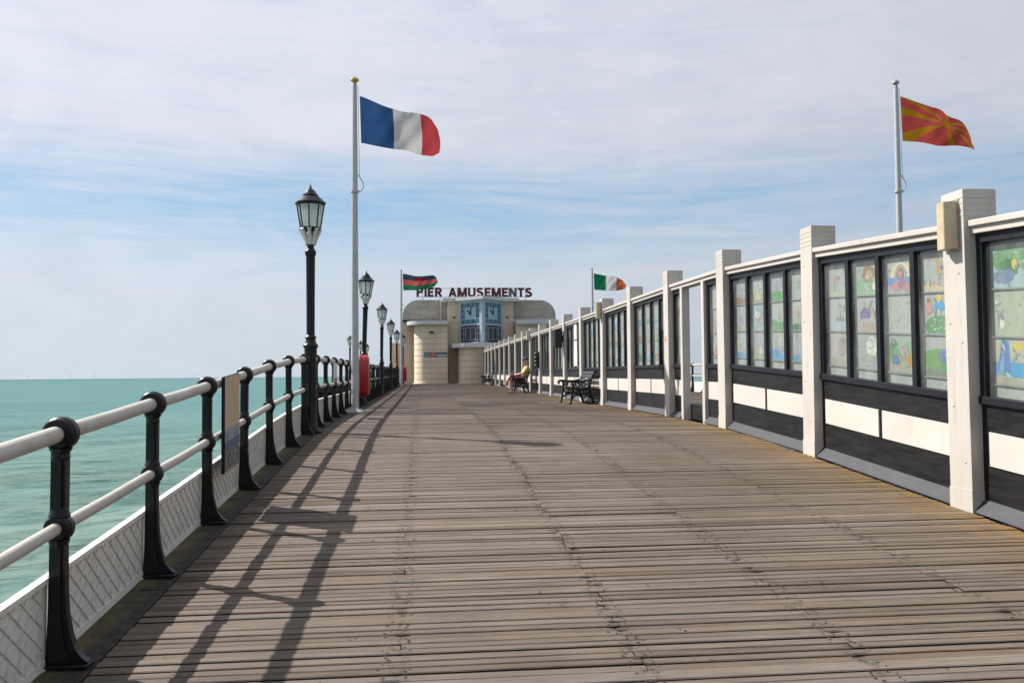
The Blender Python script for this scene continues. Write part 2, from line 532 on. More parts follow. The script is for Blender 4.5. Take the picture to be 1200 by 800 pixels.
# ---------------------------------------------------------------- mesh helpers
class MB:
    def __init__(self):
        self.v, self.f, self.m, self.s = [], [], [], []

    def add(self, verts, faces, mat=0, smooth=False):
        o = len(self.v)
        self.v += [tuple(p) for p in verts]
        for f in faces:
            self.f.append(tuple(i + o for i in f))
            self.m.append(mat)
            self.s.append(smooth)
        return self

    def box(self, x0, y0, z0, x1, y1, z1, mat=0, zf=None):
        x0, x1 = min(x0, x1), max(x0, x1)
        y0, y1 = min(y0, y1), max(y0, y1)
        z0, z1 = min(z0, z1), max(z0, z1)
        a = zf(y0) if zf else 0.0
        b = zf(y1) if zf else 0.0
        vs = [(x0, y0, z0 + a), (x1, y0, z0 + a), (x1, y1, z0 + b), (x0, y1, z0 + b),
              (x0, y0, z1 + a), (x1, y0, z1 + a), (x1, y1, z1 + b), (x0, y1, z1 + b)]
        return self.add(vs, [(3, 2, 1, 0), (4, 5, 6, 7), (0, 1, 5, 4), (1, 2, 6, 5), (2, 3, 7, 6), (3, 0, 4, 7)], mat)

    def prism(self, poly, axis, a, b, mat=0, smooth=False):
        """polygon (2D, counter-clockwise) pushed along an axis from a to b"""
        n = len(poly)

        def P(q, t):
            if axis == 'z':
                return (q[0], q[1], t)
            if axis == 'x':
                return (t, q[0], q[1])
            return (q[0], t, q[1])
        vs = [P(q, a) for q in poly] + [P(q, b) for q in poly]
        fl = axis == 'y'
        sides = [(i, (i + 1) % n, n + (i + 1) % n, n + i) for i in range(n)]
        lo, hi = tuple(range(n - 1, -1, -1)), tuple(range(n, 2 * n))
        if fl:
            sides = [f[::-1] for f in sides]
            lo, hi = lo[::-1], hi[::-1]
        self.add(vs, [lo, hi], mat)
        return self.add(vs, sides, mat, smooth)

    def tube(self, pts, r, seg=10, mat=0, smooth=True, flat=1.0, up=None):
        pts = [Vector(p) for p in pts]
        n = len(pts)
        rs = r if isinstance(r, (list, tuple)) else [r] * n
        T = []
        for i in range(n):
            a = pts[max(0, i - 1)]
            c = pts[min(n - 1, i + 1)]
            T.append((c - a).normalized())
        ref = Vector(up) if up else (Vector((0, 0, 1)) if abs(T[0].z) < 0.9 else Vector((1, 0, 0)))
        nrm = (ref - T[0] * ref.dot(T[0])).normalized()
        vs = []
        for i in range(n):
            if i:
                nrm = (nrm - T[i] * nrm.dot(T[i]))
                nrm = nrm.normalized() if nrm.length > 1e-6 else Vector((1, 0, 0))
            bi = T[i].cross(nrm)
            for j in range(seg):
                a = 2 * math.pi * j / seg
                vs.append(pts[i] + nrm * (rs[i] * math.cos(a)) + bi * (rs[i] * flat * math.sin(a)))
        fs = []
        for i in range(n - 1):
            for j in range(seg):
                k = (j + 1) % seg
                fs.append((i * seg + j, i * seg + k, (i + 1) * seg + k, (i + 1) * seg + j))
        self.add(vs, fs, mat, smooth)
        return self.add(vs, [tuple(range(seg - 1, -1, -1)), tuple(range((n - 1) * seg, n * seg))], mat)

    def lathe(self, prof, seg=16, c=(0, 0, 0), mat=0, smooth=True, phase=0.0):
        vs = []
        for r, z in prof:
            for j in range(seg):
                a = 2 * math.pi * j / seg + phase
                vs.append((c[0] + r * math.cos(a), c[1] + r * math.sin(a), c[2] + z))
        fs = []
        for i in range(len(prof) - 1):
            for j in range(seg):
                k = (j + 1) % seg
                fs.append((i * seg + j, i * seg + k, (i + 1) * seg + k, (i + 1) * seg + j))
        self.add(vs, fs, mat, smooth)
        n = len(prof)
        return self.add(vs, [tuple(range(seg - 1, -1, -1)), tuple(range((n - 1) * seg, n * seg))], mat)

    def ball(self, c, r, seg=12, rings=8, mat=0):
        rx, ry, rz = r if isinstance(r, (tuple, list)) else (r, r, r)
        vs = []
        for i in range(rings + 1):
            t = math.pi * (0.02 + 0.96 * i / rings)
            for j in range(seg):
                a = 2 * math.pi * j / seg
                vs.append((c[0] + rx * math.sin(t) * math.cos(a), c[1] + ry * math.sin(t) * math.sin(a), c[2] - rz * math.cos(t)))
        fs = []
        for i in range(rings):
            for j in range(seg):
                k = (j + 1) % seg
                fs.append((i * seg + j, i * seg + k, (i + 1) * seg + k, (i + 1) * seg + j))
        fs += [tuple(range(seg - 1, -1, -1)), tuple(range(rings * seg, (rings + 1) * seg))]
        return self.add(vs, fs, mat, True)

    def build(self, name, mats, parent=None, bevel=0.0, sharp=35.0, origin=None, tone=None):
        me = bpy.data.meshes.new(name)
        o = Vector((0, 0, 0))
        if parent is not None:
            q = parent
            while q is not None:
                o += Vector(q.location)
                q = q.parent
        if origin is not None:
            o = Vector(origin)
        me.from_pydata([(x - o.x, y - o.y, z - o.z) for x, y, z in self.v], [], self.f)
        mats = mats if isinstance(mats, (list, tuple)) else [mats]
        for m in mats:
            me.materials.append(MATS[m])
        me.polygons.foreach_set('material_index', self.m)
        me.polygons.foreach_set('use_smooth', self.s)
        if tone is not None:
            at = me.attributes.new('tone', 'FLOAT', 'FACE')
            at.data.foreach_set('value', tone if isinstance(tone, (list, tuple)) else [tone] * len(self.f))
        me.update()
        if any(self.s):
            me.set_sharp_from_angle(angle=R(sharp))
        ob = bpy.data.objects.new(name, me)
        COL.objects.link(ob)
        if parent is not None:
            ob.parent = parent
        elif origin is not None:
            ob.location = origin
        if bevel:
            md = ob.modifiers.new('bevel', 'BEVEL')
            md.width = bevel
            md.segments = 2
            md.limit_method = 'ANGLE'
        return ob


def empty(name, loc=(0, 0, 0)):
    o = bpy.data.objects.new(name, None)
    o.empty_display_size = 0.2
    COL.objects.link(o)
    o.location = loc
    return o


def tag(o, label=None, cat=None, group=None, kind=None):
    if label:
        o['label'] = label
    if cat:
        o['category'] = cat
    if group:
        o['group'] = group
    if kind:
        o['kind'] = kind
    return o


def copy_tree(o, parent=None):
    c = o.copy()
    COL.objects.link(c)
    if parent is not None:
        c.parent = parent
    for ch in list(o.children):
        copy_tree(ch, c)
    return c


def face_print(ob, cols):
    """one colour per face into the corner colour attribute 'print'"""
    me = ob.data
    at = me.color_attributes.new('print', 'FLOAT_COLOR', 'CORNER')
    buf = []
    for p, c in zip(me.polygons, cols):
        buf += [c[0], c[1], c[2], 1.0] * p.loop_total
    at.data.foreach_set('color', buf)


# ---------------------------------------------------------------- deck profile
KY = [-12, 0, 4.3, 7.2, 8.7, 10.0, 11.4, 12.6, 14.2, 17, 22, 31, 40, 52, 66, 110]
KE = [2.46, 1.665, 1.37, 1.175, 1.075, 0.985, 0.905, 0.855, 0.82, 0.805, 0.80, 0.765, 0.73, 0.68, 0.635, 0.60]
_m = np.gradient(np.array(KE), np.array(KY))


def dz(y):
    """height of the deck walking surface at distance y"""
    y = min(max(y, KY[0]), KY[-1] - 1e-6)
    i = int(np.searchsorted(KY, y, side='right')) - 1
    h = KY[i + 1] - KY[i]
    t = (y - KY[i]) / h
    e = ((2 * t**3 - 3 * t**2 + 1) * KE[i] + (t**3 - 2 * t**2 + t) * h * _m[i]
         + (-2 * t**3 + 3 * t**2) * KE[i + 1] + (t**3 - t**2) * h * _m[i + 1])
    return EYE - float(e)


SEA_Z = -6.2
XL, XR = -1.74, 4.63          # left railing line, left face of the windbreak columns
XR2 = 11.12                   # railing on the far side of the pier
Y_END = 66.0

# ---------------------------------------------------------------- sea
def build_sea():
    rng = np.random.default_rng(3)
    a1 = np.arange(-75, 60.01, 0.22)
    a2 = np.arange(62, 284, 4.0)
    ang = np.radians(np.concatenate([a1, a2]))      # measured clockwise from +Y
    nr = 560
    rad = 9.0 * (42000 / 9.0) ** (np.arange(nr) / (nr - 1))
    cell = np.maximum(rad * math.log(42000 / 9.0) / (nr - 1), 0.12)
    Rr, A = np.meshgrid(rad, ang, indexing='ij')
    X = Rr * np.sin(A)
    Y = Rr * np.cos(A)
    Z = np.zeros_like(X)
    for i in range(46):
        lam = 0.9 * (16.0 / 0.9) ** rng.random()
        th = R(-62) + rng.normal() * 0.55
        kx, ky = math.cos(th) * 2 * math.pi / lam, math.sin(th) * 2 * math.pi / lam
        amp = 0.0095 * lam ** 0.72
        fade = np.clip((lam / (2.2 * cell) - 1.0), 0, 1)[:, None]
        ph = kx * X + ky * Y + rng.random() * 6.28
        s = np.sin(ph + 0.35 * np.sin(ph))
        Z += fade * amp * s
    Z += SEA_Z
    na = len(ang)
    V = np.stack([X, Y, Z], -1).reshape(-1, 3)
    i, j = np.meshgrid(np.arange(nr - 1), np.arange(na), indexing='ij')
    j2 = (j + 1) % na
    q = np.stack([i * na + j, (i + 1) * na + j, (i + 1) * na + j2, i * na + j2], -1).reshape(-1, 4)[:, ::-1]
    me = bpy.data.meshes.new('sea')
    me.vertices.add(len(V))
    me.vertices.foreach_set('co', V.astype(np.float32).ravel())
    me.loops.add(q.size)
    me.loops.foreach_set('vertex_index', q.astype(np.int32).ravel())
    me.polygons.add(len(q))
    me.polygons.foreach_set('loop_start', np.arange(0, q.size, 4, dtype=np.int32))
    me.polygons.foreach_set('use_smooth', np.ones(len(q), dtype=bool))
    me.update(calc_edges=True)
    me.validate()
    # the patch of water right below the pier
    bm = bmesh.new()
    bm.from_mesh(me)
    bm.verts.ensure_lookup_table()
    bm.faces.new([bm.verts[k] for k in range(na)])
    bm.normal_update()
    bm.to_mesh(me)
    bm.free()
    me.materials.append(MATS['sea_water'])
    o = bpy.data.objects.new('sea', me)
    COL.objects.link(o)
    tag(o, 'choppy turquoise sea stretching from the pier to the horizon', kind='structure')


build_sea()

# ---------------------------------------------------------------- deck
def build_deck():
    # dark sheet under the boards, its colour giving the gaps their shade; everything else of the deck hangs on it
    b = MB()
    ys = [-4 + 1.0 * i for i in range(71)]
    for x0, x1 in ((XL - 0.06, XR2 + 0.1),):
        for i in range(len(ys) - 1):
            b.box(x0, ys[i], -0.30, x1, ys[i + 1], -0.075, 0, dz)
    deck = b.build('deck', 'dark_timber')
    tag(deck, 'long weathered timber boardwalk rising gently along the pier', kind='structure')

    lines = [-0.13, 1.04, 2.13, 3.27]
    rows = []
    y = -3.6
    rnd = random.Random(5)
    while y < Y_END + 3:
        w = rnd.choice((0.048, 0.052, 0.054, 0.056, 0.058, 0.06, 0.064, 0.066, 0.1))
        rows.append((y, w))
        y += w + (rnd.uniform(0.009, 0.0155) if rnd.random() < 0.75 else rnd.uniform(0.0155, 0.025))
    singles, far, near_below = [], [], []
    for y, w in rows:
        js = [x for x in lines if rnd.random() < (0.55 if x == 1.04 else 0.17)]
        js = [x + rnd.uniform(-0.02, 0.02) for x in js]
        xs = [XL + 0.185] + js + [XR - 0.012]
        for a, c in zip(xs[:-1], xs[1:]):
            piece = (a + 0.002, c - rnd.uniform(0.002, 0.005), y, w, rnd.uniform(-0.004, 0.003), rnd.uniform(-0.003, 0.003),
                     min(1, max(0, rnd.gauss(0.5, 0.36))))
            (singles if y > 3.35 and len(singles) < 296 else far).append(piece)

    def plank(mb, p, tones, chamfer):
        a, c, y, w, lift, tilt, tone = p
        y1 = y + w
        z0, z1 = dz(y) + lift, dz(y1) + lift
        h = 0.05
        n0 = len(mb.f)
        if chamfer:
            k = 0.005
            vs = []
            for x, tl in ((a, -tilt), (c, tilt)):
                vs += [(x, y, z0 - h + tl), (x, y, z0 - k + tl), (x, y + k, z0 + tl), (x, y1 - k, z1 + tl),
                       (x, y1, z1 - k + tl), (x, y1, z1 - h + tl)]
            fs = [(i, i + 1, i + 7, i + 6) for i in range(5)]
            fs = [f[::-1] for f in fs] + [(0, 1, 2, 3, 4, 5)[::-1][::-1], (11, 10, 9, 8, 7, 6)]
            mb.add(vs, fs[1:4])
            mb.add(vs, [fs[0], fs[4], fs[5], fs[6]], 1)
        else:
            mb.add([(a, y, z0), (c, y, z0), (c, y1, z1), (a, y1, z1)], [(0, 1, 2, 3)])
            mb.add([(a, y, z0 - h), (c, y, z0 - h), (c, y1, z1 - h), (a, y1, z1 - h), (a, y, z0), (c, y, z0), (c, y1, z1), (a, y1, z1)],
                   [(0, 1, 5, 4), (2, 3, 7, 6), (1, 2, 6, 5), (3, 0, 4, 7)], 1)
        tones += [tone] * (len(mb.f) - n0)

    for p in singles:
        mb, t = MB(), []
        plank(mb, p, t, True)
        mb.build('plank', ['deck_wood', 'plank_edge'], deck, tone=t)
    mb, t = MB(), []
    for p in far:
        plank(mb, p, t, False)
    # the deck on the other side of the windbreak
    for y, w in rows:
        cuts = [5.0, 7.0 + rnd.uniform(-0.5, 0.5), 9.1 + rnd.uniform(-0.5, 0.5), XR2 - 0.27]
        for a, c in zip(cuts[:-1], cuts[1:]):
            plank(mb, (a, c - 0.006, y, w, rnd.uniform(-0.003, 0.003), 0, min(1, max(0, rnd.gauss(0.5, 0.26)))), t, False)
    o = mb.build('planking', ['deck_wood', 'plank_edge'], deck, tone=t)
    o['kind'] = 'stuff'

    # dark nail heads and rot holes along the joists
    mb = MB()
    for y, w in rows:
        if not 3.0 < y < 24:
            continue
        for x in lines + [-1.2, -0.42, 0.75, 1.33, 2.42]:
            main = x in lines
            if rnd.random() > (0.95 if main else 0.25):
                continue
            for s in (-1, 1):
                for q in (0.28, 0.72):
                    if rnd.random() < (0.62 if main else 0.35):
                        cx = x + s * rnd.uniform(0.03, 0.075) + rnd.uniform(-0.012, 0.012)
                        cy = y + w * q
                        r = rnd.uniform(0.004, 0.0078)
                        z = dz(cy) + 0.0045
                        mb.add([(cx + r * math.cos(t_) * 1.3, cy + r * math.sin(t_), z) for t_ in (0, 1.05, 2.1, 3.14, 4.19, 5.24)],
                               [(0, 1, 2, 3, 4, 5)])
            if main and rnd.random() < (0.36 if x == 1.04 else 0.14):
                cx, cy = x + rnd.uniform(-0.03, 0.03), y + w + 0.003
                z = dz(cy) + 0.0035
                n = 9
                mb.add([(cx + rnd.uniform(0.02, 0.06) * math.cos(6.283 * i / n), cy + rnd.uniform(0.008, 0.024) * math.sin(6.283 * i / n), z)
                        for i in range(n)], [tuple(range(n))])
    o = mb.build('nail', 'nail_iron', deck)
    o['kind'] = 'stuff'

    # mossy edge timbers beside both railings, coloured dark for the kick panel's shadow
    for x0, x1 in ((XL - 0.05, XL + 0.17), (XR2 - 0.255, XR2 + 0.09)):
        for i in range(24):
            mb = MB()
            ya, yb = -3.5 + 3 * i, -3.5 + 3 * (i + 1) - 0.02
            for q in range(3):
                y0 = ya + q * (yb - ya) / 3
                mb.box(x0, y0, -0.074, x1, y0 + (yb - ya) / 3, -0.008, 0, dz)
            mb.build('edge_timber', 'mossy_shaded_kerb', deck)
    # fascia beams and iron legs that carry the pier
    mb = MB()
    for x in (XL - 0.12, XR2 + 0.16):
        for i in range(len(ys) - 1):
            mb.box(x - 0.05, ys[i], -0.62, x + 0.05, ys[i + 1], -0.03, 0, dz)
    mb.build('fascia', 'dark_timber', deck)
    for i in range(12):
        for x in (XL + 0.35, 4.7, XR2 - 0.35):
            y = 2 + 6 * i
            m2 = MB()
            m2.tube([(x, y, SEA_Z - 1.5), (x, y, dz(y) - 0.31)], 0.16, 12)
            m2.build('leg', 'cast_iron_paint', deck)


build_deck()

# ---------------------------------------------------------------- railings
def post_mesh(side):
    """one cast iron post at the origin; side = +1 when the deck lies towards +X"""
    b = MB()
    # shaft: pilaster with a raised rib, splaying into a bracket foot on the deck side
    prof = [(-0.045, 0.0), (0.15, 0.0), (0.15, 0.022), (0.125, 0.04), (0.092, 0.08), (0.068, 0.15), (0.050, 0.24), (0.042, 0.34),
            (0.036, 0.58), (0.036, 1.05), (-0.036, 1.05), (-0.036, 0.3)]
    prof = [(side * x, z) for x, z in prof]
    if side < 0:
        prof = prof[::-1]
    b.prism(prof, 'y', -0.022, 0.022)
    rib = [(side * x, z) for x, z in [(-0.026, 0.03), (0.075, 0.03), (0.046, 0.1), (0.024, 0.24), (0.018, 1.0), (-0.018, 1.0)]]
    if side < 0:
        rib = rib[::-1]
    b.prism(rib, 'y', -0.034, 0.034)
    b.box(-0.055, -0.05, 0, 0.158, 0.05, 0.016) if side > 0 else b.box(-0.158, -0.05, 0, 0.055, 0.05, 0.016)
    # collars that take the rails
    for z, r, w in ((1.105, 0.082, 0.048), (0.655, 0.068, 0.042)):
        pr = [(0.6 * r, -w), (0.86 * r, -w), (0.9 * r, -w * 0.7), (r, -w * 0.5), (r, w * 0.5), (0.9 * r, w * 0.7), (0.86 * r, w), (0.6 * r, w)]
        seg = 20
        vs = [(q[0] * math.cos(2 * math.pi * j / seg), q[1], z + q[0] * math.sin(2 * math.pi * j / seg)) for q in pr for j in range(seg)]
        fs = [(i * seg + (j + 1) % seg, i * seg + j, (i + 1) * seg + j, (i + 1) * seg + (j + 1) % seg) for i in range(len(pr) - 1) for j in range(seg)]
        fs += [tuple(range(seg)), tuple(range(len(pr) * seg - 1, (len(pr) - 1) * seg - 1, -1))]
        b.add(vs, fs, 0, True)
    # necks under the collars
    b.lathe([(0.036, 0.97), (0.044, 0.99), (0.038, 1.01), (0.055, 1.035)], 14)
    b.lathe([(0.036, 0.56), (0.042, 0.575), (0.05, 0.6)], 14)
    b.lathe([(0.05, 0.71), (0.042, 0.735), (0.036, 0.75)], 14)
    return b


def railing(x, side, y_first, n, step, label, lattice_detail):
    root = empty('pier_railing', (x, y_first, dz(y_first)))
    tag(root, label, 'railing')
    pm = None
    for i in range(n):
        y = y_first + step * i
        if pm is None:
            o = post_mesh(side).build('post', 'cast_iron_paint', root, bevel=0.006, origin=(0, 0, 0))
            pm = o
            o.parent = root
        else:
            o = pm.copy()
            COL.objects.link(o)
            o.parent = root
        o.location = (0, y - y_first, dz(y) - dz(y_first))
        o.rotation_euler = (random.uniform(-0.006, 0.006), random.uniform(-0.008, 0.008), random.uniform(-0.03, 0.03))
    for i in range(n - 1):
        ya, yb = y_first + step * i, y_first + step * (i + 1)

        def zf(y, ya=ya, yb=yb):
            t = (y - ya) / (yb - ya)
            return dz(ya) * (1 - t) + dz(yb) * t
        for z, r, nm in ((1.105, 0.040, 'top_rail'), (0.655, 0.031, 'middle_rail')):
            b = MB()
            b.tube([(x, ya + 0.01, z + zf(ya)), (x, (ya + yb) / 2, z + zf((ya + yb) / 2) - 0.004), (x, yb - 0.01, z + zf(yb))], r, 16)
            b.build(nm, 'white_rail_paint', root)
        # white lattice kick panel
        b = MB()
        xo = x - side * 0.055
        H = 0.405
        b.box(xo - 0.008, ya + 0.006, 0.012, xo + 0.008, yb - 0.006, H, 0, zf)
        b.box(xo - 0.02, ya + 0.004, H - 0.004, xo + 0.024, yb - 0.004, H + 0.022, 0, zf)
        b.box(xo - 0.014, ya + 0.035, 0.006, xo + 0.0165, yb - 0.035, 0.045, 0, zf)
        if i < lattice_detail:
            xf = xo + side * 0.0085
            pitch = 0.115
            L = yb - ya - 0.1
            for sgn in (-1, 1):
                s = -H
                while s < L + H:
                    pts = []
                    for t in (0, 1):
                        yy = s + (t * H if sgn > 0 else (1 - t) * H)
                        pts.append((yy, 0.045 + t * (H - 0.06)))
                    (ya_, za_), (yb_, zb_) = pts
                    # clip to the bay
                    def at(yq):
                        return za_ + (zb_ - za_) * (yq - ya_) / (yb_ - ya_)
                    lo, hi = min(ya_, yb_), max(ya_, yb_)
                    lo2, hi2 = max(lo, 0), min(hi, L)
                    if hi2 - lo2 > 0.03:
                        p0, p1 = (lo2, at(lo2)), (hi2, at(hi2))
                        w = 0.0065
                        dx, dzz = p1[0] - p0[0], p1[1] - p0[1]
                        ln = math.hypot(dx, dzz)
                        nx, nz = -dzz / ln * w / 2, dx / ln * w / 2
                        q = [(p0[0] + nx, p0[1] + nz), (p1[0] + nx, p1[1] + nz), (p1[0] - nx, p1[1] - nz), (p0[0] - nx, p0[1] - nz)]
                        th = 0.003 if sgn > 0 else 0.0042
                        vs = []
                        for dxo in (0, th):
                            vs += [(xf + side * dxo, ya + 0.05 + a, c + zf(ya + 0.05 + a)) for a, c in q]
                        b.add(vs, [(4, 5, 6, 7), (0, 1, 5, 4), (1, 2, 6, 5), (2, 3, 7, 6), (3, 0, 4, 7)], 1)
                    s += pitch
        b.build('lattice_panel', ['lattice_paint', 'lattice_rib_paint'], root)
    return root


railing(XL, 1, 4.33 - 1.42 * 4, 46, 1.42, 'railing of black iron posts, white pipes and lattice along the left of the boardwalk', 14)
railing(XR2, -1, 4.6, 44, 1.42, 'white rails on black posts beyond the windbreak, seen through its gap', 0)

# ---------------------------------------------------------------- windbreak
COLS = [6.76 + 2.99 * i for i in range(-1, 21)]
COLS[1] += 0.07      # near face of each column
CW = 0.30


def picture_mesh(spec, y_hi, y_lo, z0, z1, x, parent, zoff):
    """a child's drawing: flat coloured shapes laid a millimetre apart. u runs from far (left in view) to near."""
    b, cols = MB(), []

    def P(u, v, lift):
        y = y_hi + (y_lo - y_hi) * u
        z = z0 + (z1 - z0) * v
        return (x - lift, y, z + zoff(y))
    wob = random.Random(int(y_hi * 977 + z0 * 131))
    bg = tuple(c * 0.84 for c in spec[0])
    b.add([P(0, 0, 0), P(1, 0, 0), P(1, 1, 0), P(0, 1, 0)], [(0, 1, 2, 3)])
    cols.append(bg)
    asp = abs(y_hi - y_lo) / (z1 - z0)
    for i, s in enumerate(spec[1:]):
        lift = 0.00025 * (i + 1)
        if s[0] == 'e':
            _, cu, cv, ru, rv, c = s
            n = 16
            js = [1 + wob.uniform(-0.2, 0.16) for _ in range(n)]
            pts = [(cu + ru * js[j] * math.cos(6.2832 * j / n), cv + rv * js[j] * math.sin(6.2832 * j / n)) for j in range(n)]
        elif s[0] == 'a':                       # arch band
            _, cu, cv, ru, rv, wd, c = s
            n = 12
            pts = [(cu + ru * math.cos(math.pi * j / n), cv + rv * math.sin(math.pi * j / n)) for j in range(n + 1)]
            inn = [(cu + (ru - wd) * math.cos(math.pi * j / n), cv + (rv - wd * 0.9) * math.sin(math.pi * j / n)) for j in range(n + 1)]
            for j in range(n):
                b.add([P(*pts[j], lift), P(*pts[j + 1], lift), P(*inn[j + 1], lift), P(*inn[j], lift)], [(0, 1, 2, 3)])
                cols.append(c)
            continue
        else:
            _, pts, c = s
        pts = [(min(0.99, max(0.01, u)), min(0.99, max(0.01, v))) for u, v in pts]
        b.add([P(u, v, lift) for u, v in pts], [tuple(range(len(pts)))])
        g_ = sum(c) / 3
        cols.append(tuple(min(0.8, max(0.01, 1.0 * (g_ + 1.12 * (q - g_)))) for q in c))
    for i in range(14):
        lift = 0.00025 * (len(spec) + 1) + 0.00003 * i
        cu, cv = wob.uniform(0.08, 0.92), wob.uniform(0.06, 0.9)
        a_, ln, wd = wob.uniform(0, 3.1), wob.uniform(0.03, 0.12), wob.uniform(0.008, 0.03)
        ca, sa = math.cos(a_), math.sin(a_)
        q4 = [(-ln, -wd), (ln * 0.2, -wd * 1.3), (ln, wd * 0.4), (-ln * 0.3, wd * 1.2)]
        b.add([P(min(.98, max(.02, cu + e * ca - f * sa)), min(.98, max(.02, cv + e * sa + f * ca)), lift) for e, f in q4], [(0, 1, 2, 3)])
        base_c = wob.choice([spec[-1][-1], spec[1][-1] if len(spec) > 1 else bg, (0.12, 0.13, 0.12), (0.5, 0.5, 0.47), (0.3, 0.2, 0.14), (0.16, 0.3, 0.16), (0.14, 0.22, 0.36)])
        cols.append(tuple(0.7 * c + 0.3 * d for c, d in zip(base_c, bg)))
    o = b.build('picture', 'painted_print', parent)
    face_print(o, cols)
    return o


PALE = (0.46, 0.50, 0.47)
SKYB = (0.36, 0.47, 0.50)
GRN, DGRN, BLU, LBL = (0.10, 0.27, 0.10), (0.05, 0.16, 0.07), (0.04, 0.12, 0.36), (0.08, 0.30, 0.52)
RED, ORG, YEL, BRN, PNK, WHT, GRY, PUR = ((0.42, 0.06, 0.05), (0.50, 0.22, 0.05), (0.60, 0.46, 0.08), (0.26, 0.15, 0.08), (0.50, 0.28, 0.27),
                                          (0.66, 0.66, 0.63), (0.22, 0.23, 0.24), (0.16, 0.12, 0.30))


def hill(h0, h1, c, bumps=2):
    pts = [(0.01, 0.01), (0.99, 0.01)]
    for i in range(9):
        u = 0.99 - 0.98 * i / 8
        pts.append((u, h0 + (h1 - h0) * u + 0.05 * math.sin(u * 3.1 * bumps)))
    return ('p', pts, c)


def dots(c, n, u0, u1, v0, v1, r, seed):
    q = random.Random(seed)
    return [('e', q.uniform(u0, u1), q.uniform(v0, v1), r, r * 0.9, c) for _ in range(n)]


def random_spec(q):
    bg = q.choice([PALE, SKYB, (0.50, 0.50, 0.45), (0.42, 0.44, 0.46), (0.44, 0.47, 0.40)])
    s = [bg]
    if q.random() < 0.75:
        s.append(hill(q.uniform(0.12, 0.4), q.uniform(0.12, 0.4), q.choice([GRN, LBL, BRN, (0.3, 0.33, 0.2), (0.35, 0.3, 0.22), DGRN]), q.choice((1, 2, 3))))
    for _ in range(q.randint(2, 5)):
        c = q.choice([GRN, BLU, LBL, RED, ORG, YEL, BRN, PNK, WHT, GRY, PUR, ORG, PNK])
        c = tuple(0.55 * a + 0.45 * b_ for a, b_ in zip(c, bg))
        if q.random() < 0.55:
            s.append(('e', q.uniform(0.2, 0.8), q.uniform(0.25, 0.8), q.uniform(0.06, 0.24), q.uniform(0.06, 0.24), c))
        else:
            u, v, w, h = q.uniform(0.15, 0.7), q.uniform(0.15, 0.6), q.uniform(0.1, 0.3), q.uniform(0.12, 0.35)
            s.append(('p', [(u, v), (u + w, v + q.uniform(-0.05, 0.05)), (u + w * q.uniform(0.4, 0.9), v + h), (u + q.uniform(0, 0.05), v + h * 0.8)], c))
    return s


